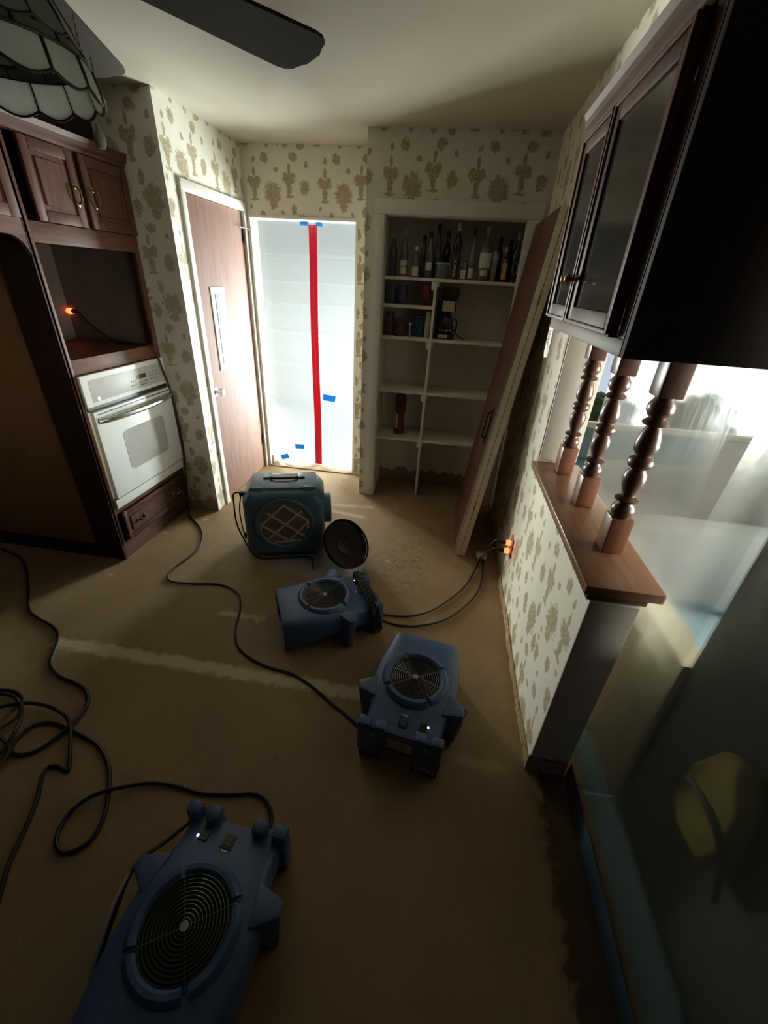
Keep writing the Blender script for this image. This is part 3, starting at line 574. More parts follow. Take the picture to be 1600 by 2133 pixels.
CORD_D = [(-1.775, 0.85), (-1.779, 0.915), (-1.73, 0.935), (-1.671, 0.934), (-1.615, 0.909), (-1.578, 0.877), (-1.558, 0.837), (-1.567, 0.782), (-1.592, 0.728), (-1.661, 0.714), (-1.746, 0.758), (-1.802, 0.834), (-1.77, 0.886), (-1.71, 0.905), (-1.636, 0.9), (-1.579, 0.87), (-1.534, 0.83), (-1.495, 0.765), (-1.485, 0.71), (-1.498, 0.662), (-1.548, 0.635), (-1.615, 0.658), (-1.618, 0.713), (-1.54, 0.737), (-1.491, 0.727), (-1.451, 0.697), (-1.44, 0.655), (-1.458, 0.609)]
CORD_E1 = [(-0.184, 1.73), (-0.104, 1.743), (-0.012, 1.77), (0.08, 1.83), (0.174, 1.942), (0.261, 2.074), (0.325, 2.236), (0.361, 2.369)]
CORD_E2 = [(-0.193, 1.701), (-0.145, 1.681), (-0.069, 1.675), (0.034, 1.7), (0.163, 1.776), (0.272, 1.912), (0.348, 2.06), (0.383, 2.224), (0.397, 2.377)]

cord('power_cord', [(-2.375, 2.60, 1.372), (-2.30, 2.59, 1.30), (-2.15, 2.56, 1.222), (-2.0, 2.54, 1.214), (-1.90, 2.53, 1.216), (-1.862, 2.535, 1.21), (-1.846, 2.545, 1.17), (-1.842, 2.565, 1.08), (-1.842, 2.60, 0.95), (-1.838, 2.618, 0.80), (-1.838, 2.620, 0.55), (-1.842, 2.612, 0.42), (-1.845, 2.59, 0.28), (-1.842, 2.56, 0.12), (-1.83, 2.53, 0.03)] + [(x, y, 0.007) for x, y in CORD_A[1:-1]] + [(-0.212, 1.075, 0.007), (-0.150, 1.02, 0.03), (-0.125, 0.99, 0.07)], 0.0058, 'cord_black', 'long black cord winding from the oven nook to the middle air mover')
def over(pts, bumps, base):
    out = []
    for i, (x, y) in enumerate(pts): out.append((x, y, base + bumps.get(i, 0.0)))
    return out
cord('extension_cord', over([(-2.70, 1.82), (-2.50, 1.76)] + CORD_B[1:], {14: .008, 13: .004, 15: .004, 35: .014, 34: .008, 36: .008, 37: .004}, 0.008) + [(-0.405, 0.63, 0.02), (-0.400, 0.60, 0.09), (-0.40, 0.575, 0.13)], 0.0072, 'cord_black', 'dark extension cord looping across the floor to the foreground air mover')
cord('extension_cord', over(CORD_C, {2: .022, 3: .02, 4: .017, 5: .02, 6: .017, 7: .01, 1: .018, 0: .01}, 0.008), 0.0072, 'cord_black', 'dark cord running off the lower left edge of the floor')
cord('extension_cord', over(CORD_D, {i: 0.012 + 0.006 * (i % 3) for i in range(5, 28)}, 0.008), 0.0072, 'cord_brown', 'brown cord bundled in a coil at the left edge')

# ================================================================== CLOSET
sh = thing('closet_shelving', 'cream painted closet shelving with one centre divider', 'shelving', (XO1, 3.30, 0))
YF0, YF1 = 3.300, 3.619
DX0, DX1 = -0.157, -0.139
TH = 0.020
for x0, x1, z in ((XO1 - 0.011, XO2 + 0.054, 1.678), (XO1 - 0.011, DX0, 1.502), (XO1 - 0.011, DX0, 1.287), (DX1, XO2 + 0.054, 1.287), (XO1 - 0.011, DX0, 0.896), (DX1, XO2 + 0.054, 0.896), (XO1 - 0.011, DX0, 0.508), (DX1, XO2 + 0.054, 0.508)):
    box('shelf', (x0, YF0, z - TH), (x1, YF1, z), 'closet_paint', sh, 0.0015)
box('divider', (DX0, YF0 - 0.006, 0.0), (DX1, YF1, 1.657), 'closet_paint', sh, 0.0015)
for z in (1.657, 1.266, 0.875, 0.487):
    box('cleat', (DX0 - 0.02, YF0 + 0.004, z - 0.05), (DX0, YF1, z), 'closet_paint', sh)
    box('cleat', (DX1, YF0 + 0.004, z - 0.03), (DX1 + 0.014, YF1, z), 'closet_paint', sh)

def bottle(x, y, h, r, gm, cap, label, z=1.6785, lab=None, neck=0.36, square=False, labm='label_white', capr=0.013, name='bottle', group='bottles on the top closet shelf', r_top=None):
    t_ = thing(name, label, 'bottle', (x, y, z), 0, group)
    bm = B(); hs = h * (1 - neck); nr = capr * 0.85
    if square:
        add_box(bm, (x - r, y - r * 0.6, z), (x + r, y + r * 0.6, z + hs), 0.008)
        add_lathe(bm, [(nr * 1.6, hs - 0.001), (nr, hs + 0.02), (nr, h * 0.93)], (x, y, z), 12)
    else:
        add_lathe(bm, [(r * 0.92, 0), (r, 0.006), (r, hs * 0.9), (r * 0.86, hs), (nr * 1.35, hs + (h - hs) * 0.30), (nr, hs + (h - hs) * 0.45), (nr, h * 0.93)], (x, y, z), 18)
    obj('glass_body', bm, gm, t_, True)
    bm = B(); add_lathe(bm, [(capr, h * 0.86), (capr, h * 0.995), (capr * 0.8, h)], (x, y, z), 14); obj('cap', bm, cap, t_, True)
    if lab:
        for (a, b, wd) in lab:
            bm = B()
            if square: add_box(bm, (x - r * wd, y - r * 0.6 - 0.0012, z + a), (x + r * wd, y - r * 0.6 - 0.0002, z + b))
            else: add_lathe(bm, [(r + 0.0006, a), (r + 0.0012, a + 0.001), (r + 0.0012, b - 0.001), (r + 0.0006, b)], (x, y, z), 14, a0=-PI / 2 - wd, a1=-PI / 2 + wd)
            obj('label', bm, labm, t_)
    return t_
YA = 3.37
bottle(-0.478, 3.46, 0.27, 0.026, 'glass_smoke', 'cap_grey', 'leftmost hazy clear bottle on the top closet shelf')
bottle(-0.391, YA, 0.285, 0.027, 'glass_smoke', 'cap_grey', 'tall clear bottle with twin white labels near the closet left', lab=[(0.016, 0.058, 1.0), (0.062, 0.100, 1.0)])
bottle(-0.305, 3.345, 0.185, 0.026, 'glass_smoke', 'cap_white', 'short white-capped bottle with white label near the closet left', lab=[(0.008, 0.062, 1.0)])
bottle(-0.262, 3.47, 0.26, 0.026, 'glass_smoke', 'cap_black', 'dark-capped bottle behind the short white-capped one', neck=0.4)
bottle(-0.213, YA, 0.275, 0.029, 'glass_smoke', 'cap_black', 'black-capped bottle with a round pale label left of the jar', lab=[(0.045, 0.095, 0.75)])
bottle(-0.165, 3.47, 0.33, 0.034, 'glass_smoke', 'cap_black', 'tallest black-topped bottle standing behind the wide jar', neck=0.5)
bottle(-0.100, 3.48, 0.29, 0.028, 'glass_dark', 'cap_black', 'dark bottle behind and right of the wide jar')
t = thing('glass_jar', 'wide glass jar with steel lid among the closet bottles', 'jar', (-0.118, 3.36, 1.6785))
bm = B(); add_lathe(bm, [(0.044, 0), (0.048, 0.006), (0.048, 0.075), (0.044, 0.084)], (-0.118, 3.36, 1.6785), 20); obj('jar_body', bm, 'glass_smoke', t, True)
bm = B(); add_lathe(bm, [(0.049, 0.084), (0.049, 0.096), (0.045, 0.098), (0.0, 0.098)], (-0.118, 3.36, 1.6785), 20); obj('lid', bm, 'cap_grey', t, True)
tb = bottle(-0.029, 3.345, 0.325, 0.027, 'glass_dark', 'cap_grey', 'tall black bottle with white vertical lettering', neck=0.3, capr=0.012)
for i, ch in enumerate('AXCE'):
    text_mesh('letter', ch, 0.030, 'label_white', tb, Matrix.Translation((-0.031, 3.3172, 1.6785 + 0.105 - 0.026 * i)) @ Matrix.Rotation(PI / 2, 4, 'X'))
bottle(0.028, 3.35, 0.13, 0.022, 'glass_smoke', 'cap_grey', 'small square clear flask right of the black lettered bottle', square=True, neck=0.15, lab=[(0.006, 0.06, 0.8)])
bottle(0.078, 3.36, 0.30, 0.026, 'glass_smoke', 'cap_black', 'slim long-necked bottle with an oval white label', lab=[(0.012, 0.07, 0.7)], neck=0.55)
bottle(0.166, 3.365, 0.315, 0.044, 'glass_smoke', 'cap_grey', 'broad bottle with a big white label right of centre', lab=[(0.074, 0.165, 1.0), (0.030, 0.066, 0.5)], capr=0.015)
bottle(0.232, 3.36, 0.18, 0.020, 'glass_clear', 'cap_grey', 'thin square clear bottle beside the broad labelled bottle', square=True, neck=0.12)
bottle(0.262, 3.48, 0.27, 0.030, 'glass_dark', 'cap_black', 'dark bottle behind the gold-labelled one')
bottle(0.300, 3.36, 0.205, 0.027, 'glass_dark', 'cap_grey', 'dark square bottle with a gold label near the closet right', square=True, lab=[(0.015, 0.115, 0.55)], labm='label_gold', neck=0.3)
gb = bottle(0.372, 3.38, 0.29, 0.030, 'glass_green', 'cap_grey', 'green bottle with a loop of cord at the closet right')
bm = B(); add_tube(bm, [(0.372 + 0.018 * math.cos(a), 3.347, 1.6785 + 0.085 + 0.036 * math.sin(a)) for a in [2 * PI * i / 20 for i in range(20)]], 0.0016, 6, closed=True); obj('cord_loop', bm, 'cap_grey', gb)
bottle(0.335, 3.49, 0.26, 0.028, 'glass_dark', 'cap_black', 'dark bottle behind the green one at closet right')

def jar(name, x, y, z, r, h, m, label, cat, prof=None):
    bm = B(); add_lathe(bm, prof or [(r * 0.9, 0), (r, 0.006), (r, h * 0.82), (r * 0.85, h * 0.9), (r * 0.85, h)], (x, y, z), 20)
    t_ = thing(name, label, cat, (x, y, z)); obj('body', bm, m, t_, True); return t_
def lid(t_, x, y, z, r, m):
    bm = B(); add_lathe(bm, [(r, 0), (r, 0.012), (r * 0.9, 0.016), (0, 0.016)], (x, y, z), 20); obj('lid', bm, m, t_, True)
Z2, Z3 = 1.5025, 1.2875
t = jar('storage_jar', -0.470, 3.42, Z2, 0.045, 0.105, 'jar_blue', 'dark blue jar at the left end of the small upper shelf', 'jar'); lid(t, -0.470, 3.42, Z2 + 0.105, 0.040, 'jar_blue')
t = jar('storage_jar', -0.388, 3.40, Z2, 0.036, 0.108, 'jar_blue', 'dark blue jar second from left on the small upper shelf', 'jar'); lid(t, -0.388, 3.40, Z2 + 0.108, 0.033, 'jar_blue')
t = jar('red_goblet', -0.216, 3.39, Z2, 0.032, 0.13, 'jar_red', 'dark red goblet beside the divider on the small upper shelf', 'goblet', [(0.024, 0), (0.024, 0.004), (0.006, 0.010), (0.006, 0.022), (0.022, 0.035), (0.033, 0.075), (0.034, 0.13), (0.031, 0.13), (0.028, 0.07), (0.0, 0.04)])
t = jar('storage_jar', -0.472, 3.40, Z3, 0.034, 0.14, 'maroon', 'dull purple jar at the left end of the lower small shelf', 'jar'); lid(t, -0.472, 3.40, Z3 + 0.14, 0.031, 'jar_blue')
t = jar('storage_tin', -0.388, 3.385, Z3, 0.046, 0.10, 'maroon', 'round maroon tin on the lower small shelf', 'tin'); lid(t, -0.388, 3.385, Z3 + 0.10, 0.047, 'jar_red')
t = thing('round_stick', 'thin pale stick with a round white knob beside blue bag', 'stick', (-0.311, 3.36, Z3))
bm = B(); add_lathe(bm, [(0.007, 0), (0.006, 0.075), (0.006, 0.08)], (-0.311, 3.36, Z3), 10); obj('shaft', bm, 'cap_grey', t, True)
bm = B(); bmesh.ops.create_uvsphere(bm, u_segments=14, v_segments=8, radius=0.012, matrix=Matrix.Translation((-0.311, 3.36, Z3 + 0.088))); obj('knob', bm, 'cap_white', t, True)
t = thing('blue_bag', 'folded bright blue packet on the lower small shelf', 'packet', (-0.25, 3.42, Z3))
bm = B(); add_box(bm, (-0.298, 3.40, Z3), (-0.205, 3.47, Z3 + 0.125), 0.015); obj('packet', bm, 'bag_blue', t, True)
box('fold', (-0.292, 3.41, Z3 + 0.125), (-0.212, 3.46, Z3 + 0.142), 'glass_smoke', t, 0.004)
t = thing('wax_candle', 'tall cream candle stub leaning by the closet divider', 'candle', (-0.184, 3.37, Z3))
bm = B(); add_lathe(bm, [(0.020, 0), (0.022, 0.01), (0.019, 0.07), (0.022, 0.075), (0.018, 0.16), (0.020, 0.178), (0.0, 0.18)], (-0.184, 3.37, Z3), 14); obj('wax', bm, 'candle', t, True)
bm = B(); add_tube(bm, [(-0.184, 3.37, Z3 + 0.179), (-0.183, 3.37, Z3 + 0.19)], 0.0015, 6); obj('wick', bm, 'ink', t)

cm = thing('coffee_maker', 'black drip coffee maker with cream front on the closet shelf', 'coffee maker', (-0.055, 3.40, Z3))
box('base', (-0.125, 3.345, Z3), (0.020, 3.50, Z3 + 0.035), 'black_plastic', cm, 0.006)
box('tower', (-0.128, 3.44, Z3 + 0.035), (-0.020, 3.52, Z3 + 0.25), 'black_plastic', cm, 0.006)
box('water_tank', (-0.100, 3.355, Z3 + 0.255), (0.022, 3.51, Z3 + 0.345), 'black_plastic', cm, 0.018)
box('brew_head', (-0.098, 3.36, Z3 + 0.19), (0.012, 3.50, Z3 + 0.255), 'black_plastic', cm, 0.008)
box('front_plate', (-0.088, 3.352, Z3 + 0.188), (0.000, 3.360, Z3 + 0.255), 'cream_plastic', cm, 0.002)
box('base_plate', (-0.100, 3.340, Z3 + 0.006), (-0.030, 3.3455, Z3 + 0.032), 'cream_plastic', cm, 0.001)
bm = B(); add_lathe(bm, [(0.044, 0.036), (0.052, 0.05), (0.056, 0.08), (0.048, 0.125), (0.036, 0.145), (0.040, 0.158)], (-0.048, 3.405, Z3), 20); cf = obj('carafe', bm, 'glass_dark', cm, True)
bm = B(); add_tube(bm, smooth_path([(-0.004, 3.39, Z3 + 0.14), (0.026, 3.375, Z3 + 0.13), (0.026, 3.375, Z3 + 0.07), (0.004, 3.385, Z3 + 0.06)], 4), 0.006, 8); obj('handle', bm, 'black_plastic', cf, True)
bm = B(); add_lathe(bm, [(0.0575, 0.058), (0.0575, 0.064)], (-0.048, 3.405, Z3), 20); obj('band', bm, 'steel', cf)
bm = B(); add_tube(bm, smooth_path([(0.02, 3.46, Z3 + 0.05), (0.05, 3.44, Z3 + 0.02), (0.085, 3.40, Z3 + 0.006), (0.105, 3.37, Z3 + 0.005)], 5), 0.0035, 6); obj('power_lead', bm, 'cord_black', cm, True)

fx = thing('fire_extinguisher', 'small dark red fire extinguisher on the lower left closet shelf', 'extinguisher', (-0.347, 3.44, 0.5085))
bm = B(); add_lathe(bm, [(0.044, 0), (0.044, 0.034), (0.037, 0.036), (0.037, 0.30), (0.030, 0.33), (0.014, 0.345), (0.013, 0.36)], (-0.347, 3.44, 0.5085), 20); obj('cylinder', bm, 'ext_red', fx, True)
bm = B(); add_lathe(bm, [(0.0375, 0.185), (0.045, 0.187), (0.046, 0.30), (0.040, 0.325), (0.031, 0.328)], (-0.347, 3.44, 0.5085), 20); obj('sleeve', bm, 'ext_red_dark', fx, True)
bm = B(); add_box(bm, (-0.375, 3.432, 0.5085 + 0.352), (-0.33, 3.448, 0.5085 + 0.362), 0.002); add_box(bm, (-0.372, 3.433, 0.5085 + 0.335), (-0.345, 3.447, 0.5085 + 0.343), 0.002); obj('lever', bm, 'black_plastic', fx)
bm = B(); add_lathe(bm, [(0.0376, 0.05), (0.0380, 0.051), (0.0380, 0.17), (0.0376, 0.171)], (-0.347, 3.44, 0.5085), 8, a0=-PI * 0.85, a1=-PI * 0.62); obj('label', bm, 'label_white', fx)

# folded closet doors leaning on the right wall
fd = thing('folding_door', 'folded brown closet door with cream edges leaning by the wall', 'door', (0.24, 2.43, 0.0))
LEAN = 0.111
def lean(x, y, z): return (x + LEAN * z, y, z)
def slab(name, x0, x1, m_face):
    y0, y1, z0, z1 = 2.425, 3.11, 0.012, 1.985
    bm = B(); add_hex(bm, [lean(x0, y0, z0), lean(x1, y0, z0), lean(x1, y1, z0), lean(x0, y1, z0), lean(x0, y0, z1), lean(x1, y0, z1), lean(x1, y1, z1), lean(x0, y1, z1)])
    p_ = obj(name, bm, 'cream_paint', fd)
    return p_
p1 = slab('leaf', 0.2055, 0.2365, None); p2 = slab('leaf', 0.2395, 0.2715, None)
bm = B(); add_hex(bm, [lean(0.2030, 2.427, 0.014), lean(0.2054, 2.427, 0.014), lean(0.2054, 3.108, 0.014), lean(0.2030, 3.108, 0.014), lean(0.2030, 2.427, 1.983), lean(0.2054, 2.427, 1.983), lean(0.2054, 3.108, 1.983), lean(0.2030, 3.108, 1.983)]); obj('veneer', bm, 'closet_door_brown', p1)
bm = B(); add_hex(bm, [lean(0.2366, 2.430, 0.014), lean(0.2394, 2.430, 0.014), lean(0.2394, 3.108, 0.014), lean(0.2366, 3.108, 0.014), lean(0.2366, 2.430, 1.983), lean(0.2394, 2.430, 1.983), lean(0.2394, 3.108, 1.983), lean(0.2366, 3.108, 1.983)]); obj('gap', bm, 'dark_inside', fd)
bm = B(); hx = 0.203
for y, z in ((2.60, 0.98), (2.60, 0.80)): add_lathe(bm, [(0, 0), (0.014, 0), (0.010, 0.005), (0, 0.008)], mx=Matrix.Translation(lean(hx - 0.0005, y, z)) @ Matrix.Rotation(-PI / 2, 4, 'Y'), n=10)
q = [lean(hx, 2.60, 0.98), lean(hx - 0.025, 2.60, 0.96), lean(hx - 0.028, 2.60, 0.89), lean(hx - 0.025, 2.60, 0.82), lean(hx, 2.60, 0.80)]
add_tube(bm, smooth_path(q, 4), 0.006, 8); 
for s_ in (-1, 1): add_tube(bm, smooth_path([lean(hx - 0.003, 2.60, 1.0), lean(hx - 0.003, 2.60 + s_ * 0.022, 0.95), lean(hx - 0.003, 2.60 + s_ * 0.010, 0.89), lean(hx - 0.003, 2.60 + s_ * 0.022, 0.83), lean(hx - 0.003, 2.60, 0.775)], 4), 0.004, 6)
obj('pull_handle', bm, 'black_metal', p1, True)
for z in (0.4, 1.6):
    bm = B(); add_tube(bm, [lean(0.238, 2.423, z - 0.03), lean(0.238, 2.423, z + 0.03)], 0.004, 8); obj('hinge', bm, 'brass_dark', fd)

# ================================================================== RIGHT: LEDGE, SPINDLES, CABINET
lg = sempty('trim_7', (0.471, YE, ZW), 'brown wooden ledge capping the half wall', 'ledge')
box('cap_board', (0.471, 1.018, 0.874), (0.690, 2.006, 0.906), 'ledge_wood', lg, 0.004)
box('under_board', (0.486, 1.028, ZW + 0.001), (0.655, 2.006, 0.8735), 'spindle_wood', lg, 0.002)
def spindle(x, y, label):
    t_ = thing('spindle', label, 'baluster', (x, y, 0.9065), 0, 'turned spindles on the half wall ledge')
    h = 0.034
    bm = B(); add_box(bm, (x - h, y - h, 0.9065), (x + h, y + h, 1.032), 0.004); obj('square_base', bm, 'spindle_base', t_, True)
    bm = B(); add_box(bm, (x - h, y - h, 1.405), (x + h, y + h, 1.519), 0.006); obj('square_top', bm, 'spindle_wood', t_, True)
    pr = [(0.024, 1.031), (0.026, 1.036), (0.033, 1.046), (0.0345, 1.058), (0.030, 1.070), (0.022, 1.078), (0.021, 1.083), (0.034, 1.088), (0.035, 1.094), (0.028, 1.099), (0.019, 1.104), (0.020, 1.112), (0.028, 1.135), (0.0325, 1.160), (0.030, 1.178), (0.022, 1.190), (0.021, 1.193), (0.032, 1.201), (0.0355, 1.213), (0.032, 1.225), (0.021, 1.233), (0.022, 1.236), (0.031, 1.250), (0.0335, 1.268), (0.030, 1.290), (0.023, 1.312), (0.018, 1.322), (0.030, 1.326), (0.035, 1.331), (0.033, 1.335), (0.021, 1.346), (0.028, 1.353), (0.0355, 1.367), (0.034, 1.383), (0.026, 1.396), (0.022, 1.406)]
    bm = B(); add_lathe(bm, pr, (x, y, 0), 24); obj('turned_shaft', bm, 'spindle_wood', t_, True)
spindle(0.597, 1.245, 'turned walnut spindle nearest the viewer, at the ledge end')
spindle(0.593, 1.568, 'middle turned walnut spindle on the ledge')
spindle(0.590, 1.893, 'farthest turned walnut spindle by the grey jamb')

XF = 0.370; YN = 1.030; YFR = 1.815
rc = thing('wall_cabinet', 'dark walnut glass-door cabinet hanging over the spindles', 'cabinet', (XF, YN, 1.52))
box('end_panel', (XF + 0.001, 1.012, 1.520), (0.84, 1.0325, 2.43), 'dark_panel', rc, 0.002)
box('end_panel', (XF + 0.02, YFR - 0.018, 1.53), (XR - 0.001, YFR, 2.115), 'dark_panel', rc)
box('bottom_board', (XF + 0.02, YE + 0.001, 1.522), (0.70, YFR - 0.019, 1.54), 'walnut_rail', rc)
box('bottom_rail', (XF, 1.034, 1.520), (XF + 0.02, YFR, 1.556), 'walnut_rail', rc, 0.002)
box('top_rail', (XF, 1.034, 2.085), (XF + 0.02, YFR, 2.115), 'walnut_rail', rc, 0.002)
for y0, y1 in ((1.034, 1.075), (1.485, 1.515), (1.785, YFR)): box('stile', (XF, y0, 1.557), (XF + 0.02, y1, 2.084), 'walnut', rc)
box('top_board', (XF + 0.001, 1.034, 2.116), (XR - 0.001, YFR, 2.128), 'dark_panel', rc)
box('shelf', (XF + 0.03, 1.036, 1.80), (XR - 0.002, YFR - 0.02, 1.815), 'walnut_rail', rc)
bm = B(); add_prism(bm, [(XF - 0.001, 2.075), (XF - 0.014, 2.078), (XF - 0.014, 2.09), (XF - 0.026, 2.098), (XF - 0.028, 2.115), (XF - 0.036, 2.132), (XF + 0.02, 2.132), (XF + 0.001, 2.117)], 1, 1.014, YFR + 0.014); obj('crown_moulding', bm, 'walnut_rail', rc)
def glass_door(y0, y1, knob_y):
    z0, z1, fr, th = 1.556, 2.068, 0.048, 0.02
    bm = B(); lo, hi = XF - 0.002 - th, XF - 0.002
    for a, b in (((lo, y0, z0), (hi, y0 + fr, z1)), ((lo, y1 - fr, z0), (hi, y1, z1)), ((lo, y0 + fr, z0), (hi, y1 - fr, z0 + fr)), ((lo, y0 + fr, z1 - fr), (hi, y1 - fr, z1))): add_box(bm, a, b, 0.004)
    d = obj('cabinet_door', bm, 'walnut', rc, True)
    bm = B(); 
    for a, b in (((lo - 0.006, y0 + 0.004, z0 + 0.004), (lo, y0 + 0.016, z1 - 0.004)), ((lo - 0.006, y1 - 0.016, z0 + 0.004), (lo, y1 - 0.004, z1 - 0.004)), ((lo - 0.006, y0 + 0.016, z0 + 0.004), (lo, y1 - 0.016, z0 + 0.014)), ((lo - 0.006, y0 + 0.016, z1 - 0.014), (lo, y1 - 0.016, z1 - 0.004))): add_box(bm, a, b, 0.002)
    obj('edge_bead', bm, 'walnut_rail', d, True)
    box('glass_pane', (XF - 0.014, y0 + fr - 0.002, z0 + fr - 0.002), (XF - 0.010, y1 - fr + 0.002, z1 - fr + 0.002), 'cabinet_glass', d)
    bm = B(); add_lathe(bm, [(0, 0), (0.013, 0), (0.010, 0.004), (0.006, 0.008), (0.006, 0.016), (0.013, 0.022), (0.014, 0.030), (0.009, 0.036), (0, 0.037)], mx=Matrix.Translation((lo - 0.0005, knob_y, 1.675)) @ Matrix.Rotation(-PI / 2, 4, 'Y'), n=14); obj('knob', bm, 'brass_dark', d, True)
glass_door(1.072, 1.496, 1.476); glass_door(1.502, 1.800, 1.525)

# price tag hanging at the cabinet's far corner
tg = thing('paper_tag', 'white barcode tag hanging under the far cabinet corner', 'tag', (0.40, 1.92, 1.40))
bm = B(); add_prism(bm, [(1.885, 1.518), (1.965, 1.518), (1.965, 1.412), (1.945, 1.392), (1.885, 1.402)], 0, 0.4005, 0.402); obj('card', bm, 'tag_paper', tg)
bm = B(); add_tube(bm, [(0.3995, 1.806, 1.5205), (0.4005, 1.86, 1.512), (0.4015, 1.900, 1.508)], 0.0014, 6); obj('string', bm, 'tag_paper', tg)
bm = B(); zz = 1.500
for i, w_ in enumerate((4, 2, 5, 2, 3, 6, 2, 4, 3)): add_box(bm, (0.3998, 1.918, zz - w_ * 0.001), (0.4004, 1.952, zz)); zz -= w_ * 0.001 + 0.003
for i in range(4): add_box(bm, (0.3998, 1.905, 1.440 - i * 0.006), (0.4004, 1.925 - 0.004 * (i % 2), 1.442 - i * 0.006))
obj('barcode', bm, 'ink', tg)
text_mesh('letter', 'r', 0.03, 'ink', tg, Matrix.Translation((0.4003, 1.900, 1.418)) @ Matrix.Rotation(-PI / 2, 4, 'Z') @ Matrix.Rotation(PI / 2, 4, 'X'))

# outlet and glowing plugs on the right wall
ot = thing('wall_outlet', 'brown outlet plate low on the papered right wall', 'outlet', (XR, 2.11, 0.25))
box('plate', (XR - 0.006, 2.075, 0.262), (XR, 2.150, 0.385), 'outlet_brown', ot, 0.003)
for z in (0.295, 0.350): box('socket', (XR - 0.0075, 2.093, z - 0.017), (XR - 0.006, 2.132, z + 0.017), 'black_plastic', ot)
def lit_plug(y, z, label):
    t_ = thing('lit_plug', label, 'plug', (XR - 0.008, y, z)); mx = Matrix.Translation((XR - 0.0078, y, z)) @ Matrix.Rotation(-PI / 2, 4, 'Y')
    bm = B(); add_lathe(bm, [(0.0, 0), (0.015, 0), (0.017, 0.012), (0.015, 0.028), (0.009, 0.030)], mx=mx, n=14); obj('lit_collar', bm, 'led_orange', t_, True)
    bm = B(); add_lathe(bm, [(0.009, 0.028), (0.012, 0.032), (0.010, 0.055), (0.005, 0.068), (0, 0.069)], mx=mx, n=12); obj('grip', bm, 'black_plastic', t_, True)
lit_plug(2.112, 0.350, 'upper glowing orange plug in the brown wall outlet'); lit_plug(2.112, 0.295, 'lower glowing orange plug in the brown wall outlet')
cord('plug_lead', [(0.421, 2.112, 0.350), (0.40, 2.13, 0.345), (0.385, 2.20, 0.25), (0.383, 2.30, 0.12), (0.392, 2.38, 0.055), (0.395, 2.405, 0.045)], 0.0042, 'cord_black', 'short black lead from the upper lit plug to the white adapter')
cord('plug_lead', [(0.421, 2.112, 0.295), (0.40, 2.135, 0.285), (0.375, 2.20, 0.20), (0.37, 2.30, 0.09), (0.378, 2.38, 0.045), (0.380, 2.405, 0.040)], 0.0042, 'cord_black', 'short black lead from the lower lit plug to the white adapter')
ad = thing('cord_adapter', 'white square adapter tag on the cords beside the leaning door', 'adapter', (0.385, 2.42, 0.0), 0.12)
bm = B(); add_box(bm, (-0.030, -0.032, 0.008), (0.030, 0.032, 0.050), 0.004, mx=Matrix.Rotation(-0.35, 4, 'X')); obj('case', bm, 'label_white', ad, True, world=False)
bm = B()
for i in range(5): add_box(bm, (-0.018, -0.018 + i * 0.008, 0.0502), (0.018, -0.0155 + i * 0.008, 0.0507), mx=Matrix.Rotation(-0.35, 4, 'X'))
obj('fine_print', bm, 'cap_grey', ad, world=False)

